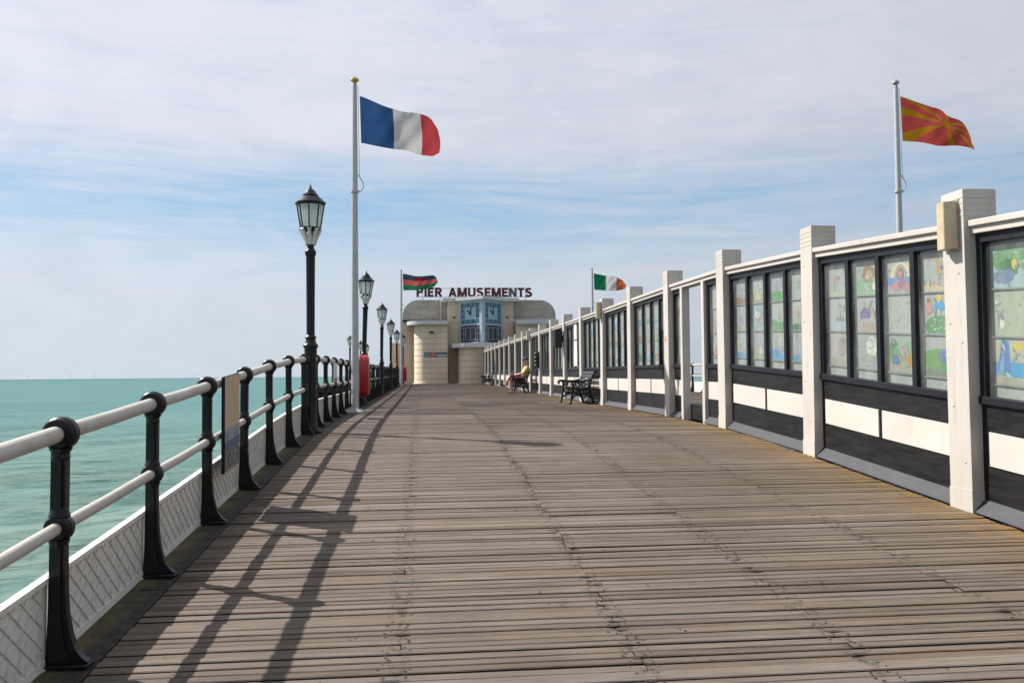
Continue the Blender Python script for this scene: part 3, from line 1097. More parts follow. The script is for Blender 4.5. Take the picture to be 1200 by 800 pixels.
# rows listed from the top picture down; windows from far (left in view) to near
PICS = {
    (1, 0): [[PALE, ('e', .3, .55, .1, .08, PNK), ('e', .5, .5, .09, .07, (0.5, 0.35, 0.33)), ('p', [(.28, .1), (.34, .1), (.33, .5), (.3, .5)], GRY), hill(.12, .05, (0.4, 0.45, 0.36))],
             [(0.47, 0.49, 0.48), hill(.28, .28, (0.36, 0.42, 0.45), 1), ('p', [(.3, .3), (.75, .3), (.68, .42), (.36, .42)], GRY), ('p', [(.5, .42), (.55, .42), (.54, .62), (.51, .62)], GRY)],
             [(0.47, 0.46, 0.43), ('e', .55, .55, .22, .28, (0.38, 0.31, 0.29)), ('e', .62, .75, .12, .1, (0.28, 0.22, 0.21)), hill(.2, .2, (0.36, 0.33, 0.29))]],
    (1, 1): [[PALE, hill(.42, .36, (0.26, 0.42, 0.26)), ('e', .55, .62, .27, .22, BRN), ('e', .56, .55, .13, .15, (0.42, 0.32, 0.22)), ('e', .5, .42, .2, .08, (0.35, 0.25, 0.15)), ('e', .75, .22, .1, .1, WHT)],
             [(0.46, 0.47, 0.45), ('p', [(.2, .35), (.55, .4), (.62, .58), (.35, .72), (.18, .55)], PUR), ('p', [(.45, .6), (.56, .58), (.68, .88), (.6, .9)], GRY), hill(.18, .35, (0.40, 0.31, 0.26)), ('e', .8, .5, .12, .16, BRN)],
             [(0.40, 0.42, 0.40), ('e', .6, .62, .2, .26, WHT), ('e', .62, .8, .15, .12, (0.6, 0.6, 0.56)), ('e', .56, .82, .03, .03, GRY), ('e', .68, .82, .03, .03, GRY), ('e', .55, .3, .26, .12, (0.3, 0.34, 0.27))]],
    (1, 2): [[(0.44, 0.47, 0.50), ('p', [(.01, .22), (.99, .22), (.99, .46), (.01, .46)], (0.16, 0.25, 0.52)), ('a', .5, .42, .36, .50, .07, (0.6, 0.5, 0.22)), ('a', .5, .42, .29, .41, .07, WHT), ('a', .5, .42, .22, .33, .07, (0.5, 0.34, 0.14)),
              ('e', .5, .52, .13, .15, BRN), ('e', .5, .53, .07, .09, PNK), ('e', .34, .16, .15, .13, (0.42, 0.22, 0.2)), ('e', .68, .16, .15, .13, (0.42, 0.22, 0.2)), ('e', .5, .26, .12, .16, (0.34, 0.16, 0.2))],
             [(0.48, 0.51, 0.47), ('e', .45, .4, .05, .08, (0.4, 0.4, 0.36)), ('e', .65, .55, .05, .06, (0.55, 0.5, 0.4)), ('p', [(.3, .2), (.38, .2), (.42, .62), (.36, .62)], (0.40, 0.43, 0.38))],
             [(0.38, 0.44, 0.42), hill(.5, .5, (0.34, 0.33, 0.2)), ('e', .25, .5, .17, .3, GRN), ('e', .22, .75, .1, .13, DGRN), ('e', .3, .28, .12, .2, BLU), ('e', .72, .6, .22, .25, (0.2, 0.35, 0.18)), ('e', .6, .52, .09, .12, PNK), ('e', .78, .34, .12, .16, ORG), hill(.16, .13, (0.33, 0.32, 0.27))]],
    (1, 3): [[(0.42, 0.47, 0.46), hill(.2, .08, (0.50, 0.43, 0.30)), ('e', .62, .52, .24, .14, (0.46, 0.30, 0.17)), ('e', .56, .66, .08, .1, (0.46, 0.30, 0.17)), ('e', .74, .66, .08, .1, (0.46, 0.30, 0.17)), ('p', [(.44, .5), (.5, .5), (.47, .8), (.42, .8)], (0.46, 0.30, 0.17)), ('e', .44, .82, .09, .06, (0.46, 0.30, 0.17)),
              ('p', [(.48, .14), (.53, .14), (.55, .45), (.49, .45)], (0.36, 0.22, 0.12)), ('p', [(.74, .12), (.79, .12), (.82, .45), (.76, .45)], (0.36, 0.22, 0.12)), ('e', .58, .58, .05, .06, BLU), ('e', .2, .84, .09, .06, (0.52, 0.3, 0.28))],
             [(0.45, 0.47, 0.45), ('e', .5, .22, .42, .28, GRN), *dots(WHT, 9, .25, .75, .08, .38, .022, 4), ('e', .5, .7, .13, .18, LBL), ('e', .5, .9, .1, .08, YEL), ('e', .2, .66, .1, .18, PNK), ('e', .8, .64, .1, .18, (0.52, 0.36, 0.3)), ('e', .2, .84, .06, .07, BRN), ('e', .8, .84, .06, .07, BRN)],
             [(0.44, 0.46, 0.44), ('e', .4, .35, .42, .35, (0.14, 0.30, 0.10)), ('e', .72, .5, .25, .22, (0.12, 0.18, 0.38)), ('e', .75, .62, .1, .07, (0.40, 0.5, 0.62)), ('e', .62, .2, .28, .14, GRN), hill(.13, .2, (0.16, 0.2, 0.12))]],
    (0, 0): [[(0.40, 0.52, 0.54), ('e', .25, .62, .2, .24, GRN), ('e', .5, .72, .22, .2, (0.16, 0.36, 0.16)), ('e', .4, .45, .2, .2, DGRN), ('e', .8, .62, .22, .26, GRN), ('e', .3, .25, .22, .16, (0.16, 0.22, 0.36)), ('e', .5, .5, .06, .12, YEL),
              ('p', [(.62, .55), (.98, .7), (.98, .42), (.9, .36)], (0.46, 0.42, 0.38)), ('p', [(.66, .44), (.92, .34), (.95, .25), (.72, .36)], RED)],
             [(0.44, 0.50, 0.38), ('e', .2, .34, .07, .2, GRY), ('e', .22, .28, .05, .12, WHT), ('e', .12, .72, .03, .05, WHT), ('e', .7, .55, .18, .2, (0.40, 0.44, 0.34))],
             [(0.52, 0.52, 0.40), ('p', [(.01, .18), (.99, .14), (.99, .50), (.01, .48)], LBL), ('p', [(.1, .3), (.38, .26), (.34, .95), (.2, .98)], (0.10, 0.20, 0.46)), ('p', [(.14, .32), (.24, .3), (.26, .86)], (0.2, 0.34, 0.6)), ('e', .52, .84, .11, .09, YEL),
              ('p', [(.86, .5), (.98, .48), (.98, .86)], WHT), hill(.16, .13, (0.36, 0.33, 0.27))]],
}


def build_windbreak():
    root = empty('glazed_windbreak', (XR, COLS[0], dz(COLS[0])))
    tag(root, 'white posted windbreak wall of glazed picture panels running down the middle of the pier', 'windbreak')
    # columns
    proto = None
    for i, y in enumerate(COLS):
        zb = min(dz(y), dz(y + CW))
        if proto is None:
            b = MB()
            b.box(0, 0, 0.17, CW, CW, 2.765)
            b.box(-0.006, -0.006, -0.02, CW + 0.006, CW + 0.006, 0.19)
            for z in (2.53, 2.585, 2.64):
                b.box(-0.003, -0.003, z, CW + 0.003, CW + 0.003, z + 0.036)
            b.box(-0.003, -0.003, 2.69, CW + 0.003, CW + 0.003, 2.756)
            for z, yy in ((0.42, 0.08), (0.9, 0.22), (1.45, 0.07), (1.62, 0.23), (2.05, 0.09), (2.3, 0.2)):
                b.ball((-0.001, yy, z), (0.006, 0.012, 0.012), 8, 6)
            proto = b.build('column', 'white_column_paint', root, bevel=0.007, origin=(0, 0, 0))
            o = proto
        else:
            o = proto.copy()
            COL.objects.link(o)
        o.parent = root
        lean = random.Random(i).uniform(-0.006, 0.006)
        o.rotation_euler = (0, lean, 0)
        o.location = (0, y - COLS[0], zb - dz(COLS[0]))
    XP = XR + 0.095          # face of the panels
    q = random.Random(21)
    for bi in range(len(COLS) - 1):
        idx = bi                 # bay 0 lies nearest; its far column is COLS[1]
        ya, yb = COLS[bi] + CW, COLS[bi + 1]
        za, zb = dz(ya), dz(yb)

        def zf(y, ya=ya, yb=yb, za=za, zb=zb):
            return za + (zb - za) * (y - ya) / (yb - ya)
        door = bi == 3
        # openings of this bay: list of (y_near, y_far) solid stretches and their windows
        if door:
            d0, d1 = ya + 0.92, ya + 1.98      # clear opening
            stretches = [(ya, d0 - 0.13), (d1 + 0.12, yb)]
        else:
            stretches = [(ya, yb)]
        wins = []
        panels = []
        for s0, s1 in stretches:
            b = MB()
            L = s1 - s0
            nw = 1 if door else 4
            st, mu = 0.07, 0.075
            ww = (L - 2 * st - (nw - 1) * mu) / nw
            # stiles and rails of the black frame
            b.box(XP, s0, 0.93, XP + 0.11, s0 + st, 2.37, 0, zf)
            b.box(XP, s1 - st, 0.93, XP + 0.11, s1, 2.37, 0, zf)
            b.box(XP - 0.003, s0, 2.295, XP + 0.113, s1, 2.372, 0, zf)
            b.box(XP - 0.018, s0, 0.925, XP + 0.118, s1, 0.99, 0, zf)
            for w in range(nw):
                y1 = s1 - st - w * (ww + mu)          # far edge first
                wins.append((w, y1, y1 - ww, len(panels)))
            panels.append(b.build('panel', 'frame_paint', root, bevel=0.004))
        for (s0, s1), panel in zip(stretches, panels):
            L = s1 - s0
            if not door:
                st, mu = 0.07, 0.075
                ww = (L - 2 * st - 3 * mu) / 4
                for w in range(3):
                    y1 = s1 - st - ww - w * (ww + mu)
                    m = MB()
                    m.box(XP - 0.001, y1 - mu, 0.985, XP + 0.109, y1, 2.298, 0, zf)
                    m.build('mullion', 'frame_paint', panel, bevel=0.004)
            m = MB()
            m.box(XP + 0.012, s0 + 0.002, -0.02, XP + 0.1, s1 - 0.002, 0.93, 0, zf)
            m.build('lower_board', 'black_board_paint', panel)
            # white boards
            n = 1 if door else 2
            g = 0.07
            m0 = 0.10 if not door else 0.05
            wl = (L - 2 * m0 - (n - 1) * g) / n
            for w in range(n):
                y0 = s0 + (0.0 if not door else 0.0) + m0 + w * (wl + g)
                m = MB()
                m.box(XP - 0.002, y0, 0.41, XP + 0.014, y0 + wl, 0.695, 0, zf)
                m.build('white_board', 'white_board_paint', panel, bevel=0.003)
            # sloping lead flashing at the foot
            m = MB()
            vs = []
            for y in (s0 + 0.004, s1 - 0.004):
                z = zf(y)
                vs += [(XP - 0.085, y, z + 0.010), (XP - 0.078, y, z + 0.024), (XP + 0.011, y, z + 0.115), (XP + 0.011, y, z + 0.01)]
            m.add(vs, [(0, 1, 5, 4), (1, 2, 6, 5), (2, 3, 7, 6), (3, 2, 1, 0), (4, 5, 6, 7), (0, 4, 7, 3)])
            m.build('flashing', 'lead_flashing', panel)
        # white capping rail
        m = MB()
        m.box(XP - 0.045, ya, 2.375, XP + 0.15, yb, 2.44, 0, zf)
        m.box(XP - 0.075, ya - 0.004, 2.437, XP + 0.18, yb + 0.004, 2.49, 0, zf)
        m.build('capping_rail', 'white_column_paint', panel, bevel=0.006)
        # glass, backing and the drawings behind it
        for w, y1, y0, pi_ in wins:
            panel = panels[pi_]
            m = MB()
            m.box(XP + 0.034, y0 - 0.004, 0.985, XP + 0.040, y1 + 0.004, 2.30, 0, zf)
            m.build('pane', 'window_glass', panel)
            zz = [2.297, 1.895, 1.495, 1.095]
            m = MB()
            m.box(XP + 0.076, y0 - 0.01, 0.985, XP + 0.106, y1 + 0.01, 2.30, 0, zf)
            for z in zz[1:]:
                m.box(XP + 0.06, y0 - 0.004, z - 0.008, XP + 0.078, y1 + 0.004, z + 0.005, 1, zf)
            m.build('backing', ['picture_backing', 'batten_grey'], panel)
            for r in range(3):
                spec = PICS.get((idx, w))
                spec = spec[r] if spec else random_spec(q)
                picture_mesh(spec, y1, y0, zz[r + 1] + 0.008, zz[r] - 0.012, XP + 0.0745, panel, zf)
        if door:
            for y0, y1, dp in ((d0 - 0.13, d0, 0.14), (d1, d1 + 0.12, 0.13)):
                m = MB()
                m.box(XR + 0.045, y0, -0.02, XR + dp + 0.06, y1, 2.374, 0, zf)
                m.build('door_post', 'white_column_paint', root, bevel=0.006)
            m = MB()
            m.box(XR + 0.18, d0 + 0.002, 0.0, XR + 0.215, d1 - 0.002, 0.26, 0, zf)
            m.build('threshold_board', 'black_board_paint', root)


plain('picture_backing', (0.36, 0.38, 0.36), 0.7, 0.2, 8, 0.1)
plain('batten_grey', (0.24, 0.245, 0.24), 0.7, 0.2, 12, 0.1)
build_windbreak()


def col_y(i):
    return COLS[i + 1]


def place_on_column(i, y_off, z):
    y = col_y(i) + y_off
    return XR, y, dz(col_y(i)) + z


# cream light boxes on some columns
def light_box():
    root = empty('light_box')
    b = MB()
    b.prism([(0, -0.085), (0, 0.085), (-0.065, 0.085), (-0.12, 0.05), (-0.12, -0.05), (-0.065, -0.085)], 'z', 0.02, 0.43)
    b.build('cover', 'cream_plastic', root, bevel=0.008)
    b = MB()
    b.box(-0.012, -0.1, 0.0, 0, 0.1, 0.45)
    b.build('back_plate', 'grey_metal', root)
    return root


lb = light_box()
where = [('cream boxed light high on the nearest white column at the right', 0),
         ('cream boxed light on the white column just right of the empty bench', 5),
         ('cream boxed light high on the white column behind the seated person', 10)]
for n, (lab, ci) in enumerate(where):
    o = lb if n == 0 else copy_tree(lb)
    x, y, z = place_on_column(ci, 0.15, 2.24)
    o.location = (x - 0.009, y, z)
    tag(o, lab, 'light', 'cream boxed lights on the windbreak columns')

# loudspeaker
root = empty('loudspeaker')
b = MB()
b.box(-0.30, -0.16, 0, -0.06, 0.16, 0.62)
b.build('cabinet', 'black_plastic', root, bevel=0.02)
b = MB()
b.box(-0.312, -0.14, 0.03, -0.299, 0.14, 0.59)
b.build('grille', 'bench_iron', root, bevel=0.004)
b = MB()
b.box(-0.065, -0.03, 0.2, 0, 0.03, 0.42)
b.build('bracket', 'bench_iron', root)
x, y, z = place_on_column(7, 0.15, 1.66)
root.location = (x - 0.001, y, z)
tag(root, 'black boxed loudspeaker hung on a white column past the empty bench', 'loudspeaker')

# ribbed black fixture
root = empty('ribbed_fixture')
b = MB()
b.box(-0.05, -0.09, 0, 0, 0.09, 0.66)
b.build('mount', 'black_plastic', root, bevel=0.01)
for k in range(4):
    b = MB()
    b.ball((-0.11, 0, 0.1 + 0.155 * k), (0.085, 0.10, 0.072), 14, 8)
    b.build('drum', 'black_plastic', root)
x, y, z = place_on_column(9, 0.15, 1.02)
root.location = (x - 0.001, y, z)
tag(root, 'black lumpy fixture on a white column just right of the seated person', 'fixture')

# stickers
for lab, dz_, c, hh in (('torn red and white warning sticker on the white column left of the gap', 1.42, 'red_print', 0.12),
                        ('faded white strip sticker above the red one on the column left of the gap', 1.60, 'paper', 0.22)):
    x, y, z = place_on_column(3, 0.19, dz_)
    root = empty('sticker', (x - 0.0035, y, z))
    b = MB()
    b.box(x - 0.003, y - 0.06, z, x - 0.0015, y + 0.06, z + hh)
    if c == 'red_print':
        b.build('sheet', 'paper', root)
        b2 = MB()
        b2.box(x - 0.005, y - 0.05, z + 0.01, x - 0.0032, y + 0.05, z + 0.05)
        b2.box(x - 0.005, y - 0.03, z + 0.065, x - 0.0032, y + 0.045, z + 0.105)
        b2.build('print', 'red_print', root)
    else:
        b.build('sheet', 'paper', root)
        b2 = MB()
        b2.box(x - 0.005, y - 0.02, z + 0.02, x - 0.0032, y + 0.03, z + 0.05)
        b2.build('print', 'red_print', root)
    tag(root, lab, 'sticker')

# white sheets taped inside the glazing
for z0, z1, lab in ((1.86, 2.33, 'short white notice sheet taped high on the glazing beside the loudspeaker'),
                    (1.05, 1.82, 'tall white notice sheet taped on the glazing below the short sheet')):
    y = col_y(6) + 1.05
    b = MB()
    b.box(XR + 0.06, y, z0, XR + 0.064, y + 0.42, z1, 0, dz)
    o = b.build('notice_sheet', 'paper', origin=(XR + 0.06, y, dz(y) + z0))
    tag(o, lab, 'notice', 'white sheets on the glazing')


# ---------------------------------------------------------------- lamps
def build_lamp():
    root = empty('lamp_post')
    b = MB()
    b.lathe([(0.125, 0), (0.125, 0.06), (0.098, 0.10), (0.09, 0.5), (0.09, 0.72), (0.088, 1.1), (0.094, 1.2), (0.094, 1.25), (0.112, 1.27), (0.112, 1.30),
             (0.085, 1.33), (0.07, 1.39), (0.085, 1.40), (0.085, 1.42), (0.062, 1.45), (0.064, 2.0), (0.068, 2.50), (0.068, 2.62), (0.083, 2.65),
             (0.083, 2.70), (0.06, 2.73), (0.05, 2.77), (0.058, 2.79), (0.058, 2.83)], 18)
    b.box(-0.17, -0.17, 0, 0.17, 0.17, 0.03)
    b.build('post', 'cast_iron_paint', root)
    for k in range(8):
        a = math.pi / 4 * k
        c, s = math.cos(a), math.sin(a)
        b = MB()
        b.tube([(c * r, s * r, z) for r, z in ((0.05, 2.80), (0.065, 2.85), (0.09, 2.91), (0.125, 2.97), (0.14, 3.02), (0.155, 3.035))],
               [0.036, 0.034, 0.03, 0.026, 0.028, 0.034], 8)
        b.build('bracket', 'lamp_bracket', root)
    # lantern frame: bottom ring, eight bars, top ring
    ph = math.pi / 8 * 0
    z0, z1, r0, r1 = 3.04, 3.40, 0.148, 0.205
    b = MB()
    b.lathe([(0.08, 3.0), (0.158, 3.02), (0.162, 3.045), (0.148, 3.055), (0.05, 3.05)], 8, smooth=False, phase=ph)
    b.lathe([(r1 - 0.02, 3.385), (r1 + 0.012, 3.385), (r1 + 0.012, 3.41), (r1 - 0.02, 3.41)], 8, smooth=False, phase=ph)
    for k in range(8):
        a = 2 * math.pi * k / 8 + ph
        b.tube([(r0 * math.cos(a), r0 * math.sin(a), z0), (r1 * math.cos(a), r1 * math.sin(a), z1)], 0.0105, 6)
    b.lathe([(0.026, 3.05), (0.026, 3.24), (0.035, 3.26), (0.035, 3.33), (0.01, 3.35)], 10)
    b.build('lantern_frame', 'cast_iron_paint', root)
    for k in range(8):
        a0, a1 = 2 * math.pi * k / 8 + ph, 2 * math.pi * (k + 1) / 8 + ph
        b = MB()
        q = 0.972
        vs = []
        for f in (q, q - 0.02):
            vs += [(f * r0 * math.cos(a0), f * r0 * math.sin(a0), z0 + 0.012), (f * r0 * math.cos(a1), f * r0 * math.sin(a1), z0 + 0.012),
                   (f * r1 * math.cos(a1), f * r1 * math.sin(a1), z1 - 0.012), (f * r1 * math.cos(a0), f * r1 * math.sin(a0), z1 - 0.012)]
        b.add(vs, [(0, 1, 2, 3), (7, 6, 5, 4), (0, 4, 5, 1), (1, 5, 6, 2), (2, 6, 7, 3), (3, 7, 4, 0)])
        b.build('pane', 'lantern_glass', root)
    b = MB()
    b.lathe([(0.19, 3.405), (0.232, 3.405), (0.236, 3.425), (0.20, 3.455), (0.15, 3.505), (0.115, 3.53), (0.125, 3.54), (0.10, 3.555), (0.075, 3.60), (0.035, 3.635)],
            8, smooth=False, phase=ph)
    b.lathe([(0.03, 3.63), (0.016, 3.645), (0.02, 3.66), (0.012, 3.672), (0.016, 3.68), (0.003, 3.70)], 8)
    b.build('roof', 'cast_iron_paint', root)
    return root


lamp0 = build_lamp()
lamps = [(XL + 0.06, 13.15, 0.0, -0.002, 'black octagonal lantern post nearest the camera, standing against the railing'),
         (XL + 0.06, 24.3, 0.018, 0.032, 'leaning black lantern post behind the red lifebuoy housing and tall flagpole'),
         (XL + 0.06, 35.2, 0.0, 0.012, 'third black lantern post along the left railing, midway to the building'),
         (XL + 0.06, 45.6, 0.0, 0.004, 'fourth black lantern post along the left railing'),
         (XL + 0.06, 56.5, 0.0, 0.0, 'fifth black lantern post, half hidden by the far slim flagpole'),
         (XL + 0.30, 63.2, 0.0, 0.0, 'farthest black lantern post on the left rail, against the cream building corner'),
         (-5.42, 65.0, 0.0, 0.0, 'small distant lantern post standing just left of the tall flagpole'),
         (-5.35, 75.0, 0.0, 0.0, 'distant lantern post just left of the leaning lamp, on the pier head'),
         (-5.30, 83.0, 0.0, 0.0, 'distant lantern post just right of the leaning lamp, on the pier head')]
for n, (x, y, ry, rx, lab) in enumerate(lamps):
    o = lamp0 if n == 0 else copy_tree(lamp0)
    o.location = (x, y, dz(y) - 0.006)
    o.rotation_euler = (ry, rx, 0)
    o.scale = (1, 1, 1.018)
    tag(o, lab, 'lamp post', 'black lantern posts along the left railing')


# ---------------------------------------------------------------- flagpoles and flags
def flagpole(x, y, h, r, top_mat, label, base='block'):
    root = empty('flagpole', (x, y, dz(y)))
    b = MB()
    b.lathe([(r, 0.05), (r * 0.96, 0.3 * h), (r * 0.72, 0.8 * h), (r * 0.6, h - 0.18)], 16, (x, y, dz(y)))
    b.build('pole', 'flagpole_paint', root)
    z = dz(y) + h - 0.18
    b = MB()
    k = 1.15 if top_mat == 'gilt' else 0.95
    b.lathe([(0.02, 0), (0.045, 0.01), (0.03, 0.03), (0.035 * k, 0.045), (0.085 * k, 0.1), (0.08 * k, 0.13), (0.03, 0.17), (0.005, 0.2)], 14, (x, y, z))
    b.build('finial', top_mat, root)
    b = MB()
    if base == 'block':
        prof = [(0.34, -0.01), (0.33, 0.03), (0.22, 0.06), (0.12, 0.10), (r * 1.05, 0.12)]
        b.lathe(prof, 12, (x - 0.02, y, dz(y)), smooth=False)
        b.box(x + 0.02, y - 0.2, dz(y) - 0.01, x + 0.26, y + 0.06, dz(y) + 0.05)
    else:
        b.lathe([(0.2, -0.01), (0.2, 0.04), (r * 1.1, 0.08)], 12, (x, y, dz(y)))
    b.build('foot', 'concrete', root, bevel=0.01)
    # halyard: cleat ring and hanging loop
    b = MB()
    zc = dz(y) + h * 0.655
    b.lathe([(r * 0.84, -0.03), (r * 1.15, -0.025), (r * 1.15, 0.025), (r * 0.84, 0.03)], 14, (x, y, zc))
    loop = [(x + r * 0.8, y, zc - 0.01), (x + r + 0.06, y, zc + 0.02), (x + r + 0.11, y, zc + 0.1), (x + r + 0.10, y, zc + 0.2), (x + r + 0.045, y, zc + 0.3), (x + r * 0.9, y, zc + 0.38)]
    b.tube(loop, 0.012, 8)
    b.tube([(x + r + 0.02, y - 0.01, zc + 0.34), (x + r * 0.9, y - 0.01, z - 0.02)], 0.006, 6)
    b.build('halyard', 'rope', root)
    tag(root, label, 'flagpole')
    return root


def interp(x, pts):
    for (a, p), (c, q) in zip(pts[:-1], pts[1:]):
        if x <= c:
            t = (x - a) / (c - a)
            t2 = t
            return p + (q - p) * t2
    return pts[-1][1]


def flag(name, x, y, z, L, top, bot, colour, ripple, curl, seed, label):
    """cloth between a top and a bottom edge line; ripple gives its depth folds"""
    nu, nv = 120, 72
    q = random.Random(seed)
    p1, p2, p3 = (q.uniform(0, 6) for _ in range(3))
    sm = lambda u, pts: (interp(max(0, u - 0.05), pts) + 2 * interp(u, pts) + interp(min(1, u + 0.05), pts)) / 4
    vs = []
    for i in range(nu + 1):
        u = i / nu
        t, bb = sm(u, top), sm(u, bot)
        for j in range(nv + 1):
            v = j / nv
            zz = t + (bb - t) * v
            A = ripple * min(1, u * 2.2)
            dy = A * math.sin(6.8 * u + 1.7 * v + p1) + 0.45 * A * math.sin(14.5 * u - 3.1 * v + p2) + 0.18 * A * math.sin(25 * u + 9 * v + p3)
            dy += curl * max(0, u - 0.78) ** 2 * 14
            dx = 0.018 * L * math.sin(3.6 * v + p2) * u + 0.05 * min(1, v * 1.0) * (1 - u) * 0.6
            vs.append((x + L * u + dx, y + dy, z + zz))
    fs, cols = [], []
    for i in range(nu):
        for j in range(nv):
            a = i * (nv + 1) + j
            fs.append((a, a + 1, a + nv + 2, a + nv + 1))
            cols.append(colour((i + 0.5) / nu, (j + 0.5) / nv))
    b = MB()
    b.add(vs, fs, 0, True)
    o = b.build(name, 'flag_cloth', origin=(x, y, z))
    o.data.set_sharp_from_angle(angle=R(180))
    face_print(o, cols)
    tag(o, label, 'flag', 'flags flying along the pier')
    return o


def col_france(u, v):
    return (0.034, 0.095, 0.24) if u < 0.415 else ((0.58, 0.555, 0.54) if u < 0.765 else (0.40, 0.05, 0.06))


def col_ireland(u, v):
    return (0.012, 0.16, 0.075) if u < 0.36 else ((0.60, 0.60, 0.61) if u < 0.69 else (0.52, 0.13, 0.05))


def col_malawi(u, v):
    if v < 0.345:
        du, dv = (u - 0.52) / 0.16, (v - 0.345) / 0.24
        if du * du + dv * dv < 1:
            return (0.19, 0.012, 0.022)
        return (0.045, 0.055, 0.085)
    return (0.52, 0.10, 0.09) if v < 0.665 else (0.025, 0.16, 0.075)


def col_macedonia(u, v):
    s = u * 0.76 if u < 0.66 else 0.5 + (u - 0.66) / 0.34 * 0.5
    t = v ** 0.62
    dx, dy = (s - 0.5) * 2.0, (t - 0.5)
    r = math.hypot(dx, dy)
    yel, red = (0.36, 0.18, 0.012), (0.43, 0.065, 0.06)
    if r < 0.125:
        return yel
    if r < 0.15:
        return red
    a = math.degrees(math.atan2(dy, dx))
    # eight rays that widen outwards, towards the corners and the middles of the sides
    for c, w in ((0, 5.2), (180, 5.2), (-180, 5.2), (90, 8.0), (-90, 8.0), (27, 5.4), (-27, 5.4), (153, 5.4), (-153, 5.4)):
        if abs(a - c) < w:
            return yel
    return red


XF, YF = -1.49, 19.2
flagpole(XF, YF, 7.52, 0.082, 'gilt', 'tall white flagpole with gilt finial carrying the blue white red flag')
flag('flag', XF + 0.11, YF, dz(YF) + 7.10, 1.78, [(0, 0), (.4, -.27), (.77, -.42), (.92, -.47), (1, -.66)],
     [(0, -1.07), (.4, -1.20), (.77, -1.32), (.93, -1.30), (1, -1.12)], col_france, 0.085, 0.55, 2, 'blue white and red striped flag on the tall white flagpole')
XM, YM = -1.42, 58.0
flagpole(XM, YM, 7.85, 0.085, 'grey_metal', 'slim white flagpole beside the left corner of the cream building', 'plate')
flag('flag', XM + 0.11, YM, dz(YM) + 7.58, 2.32, [(0, 0), (.4, -.19), (.75, -.13), (.93, -.10), (1, -.30)],
     [(0, -1.15), (.45, -1.12), (.75, -1.03), (.93, -0.86), (1, -0.5)], col_malawi, 0.10, 0.3, 5, 'black red and green striped flag with half sun, before the roof sign')
XI, YI = 11.0, 54.5
flagpole(XI, YI, 7.62, 0.085, 'grey_metal', 'slim grey flagpole behind the windbreak carrying the green white orange flag', 'plate')
flag('flag', XI + 0.11, YI, dz(YI) + 7.23, 2.2, [(0, 0), (.36, -.16), (.69, -.20), (.88, -.42), (1, -.82)],
     [(0, -1.06), (.36, -1.12), (.69, -1.12), (.88, -1.06), (1, -0.93)], col_ireland, 0.12, 0.5, 9, 'green white and orange flag flying above the windbreak')
XK, YK = 11.0, 18.6
flagpole(XK, YK, 7.60, 0.082, 'grey_metal', 'tall white flagpole rising behind the windbreak at the right', 'plate')
flag('flag', XK + 0.10, YK, dz(YK) + 7.22, 1.88, [(0, 0), (.33, -.22), (.62, -.36), (.84, -.54), (.95, -.76), (1, -1.0)],
     [(0, -1.06), (.5, -1.12), (1, -1.20)], col_macedonia, 0.08, 0.35, 12, 'red flag with a yellow rayed sun above the windbreak at the right')


# ---------------------------------------------------------------- lifebuoy housings
def housing():
    root = empty('lifebuoy_housing')
    # rounded upright shell facing the deck
    poly = []
    w, h = 0.30, 1.06
    for i in range(17):
        a = math.pi * i / 16
        poly.append((w * math.cos(a), h - 0.30 + 0.30 * math.sin(a)))
    poly += [(-w, 0.12), (-w + 0.1, 0), (w - 0.1, 0), (w, 0.12)]
    b = MB()
    n = len(poly)
    layers = [(0.0, 1.0), (0.10, 1.0), (0.17, 0.97), (0.205, 0.9)]
    vs = []
    for x, s in layers:
        vs += [(x, p[0] * s, 0.52 + (p[1] - 0.52) * s) for p in poly]
    fs = []
    for L in range(len(layers) - 1):
        for i in range(n):
            j = (i + 1) % n
            fs.append((L * n + i, L * n + j, (L + 1) * n + j, (L + 1) * n + i))
    fs += [tuple(range(n - 1, -1, -1)), tuple(range(3 * n, 4 * n))]
    b.add(vs, fs, 0, True)
    b.build('shell', 'red_plastic', root, sharp=50)
    b = MB()
    poly2 = [(p[0] * 1.06, 0.52 + (p[1] - 0.52) * 1.05) for p in poly]
    b.prism(poly2, 'x', -0.035, -0.002)
    b.build('back_plate', 'pink_plastic', root)
    b = MB()
    b.box(0.2, -0.05, 0.5, 0.225, 0.05, 0.56)
    b.box(0.18, -0.2, 0.76, 0.215, 0.2, 0.79)
    b.build('latch', 'red_plastic', root, bevel=0.005)
    b = MB()
    b.box(-0.07, -0.05, -0.28, -0.036, 0.05, 0.9)
    b.build('stand', 'cast_iron_paint', root)
    return root


h0 = housing()
for n, (x, y, lab) in enumerate([(XL + 0.16, 22.3, 'glossy red lifebuoy housing beside the foot of the tall flagpole'),
                                 (XL + 0.42, 60.8, 'small distant red lifebuoy housing at the corner of the cream building')]):
    o = h0 if n == 0 else copy_tree(h0)
    o.location = (x, y, dz(y) + 0.29)
    tag(o, lab, 'lifebuoy housing', 'red lifebuoy housings')

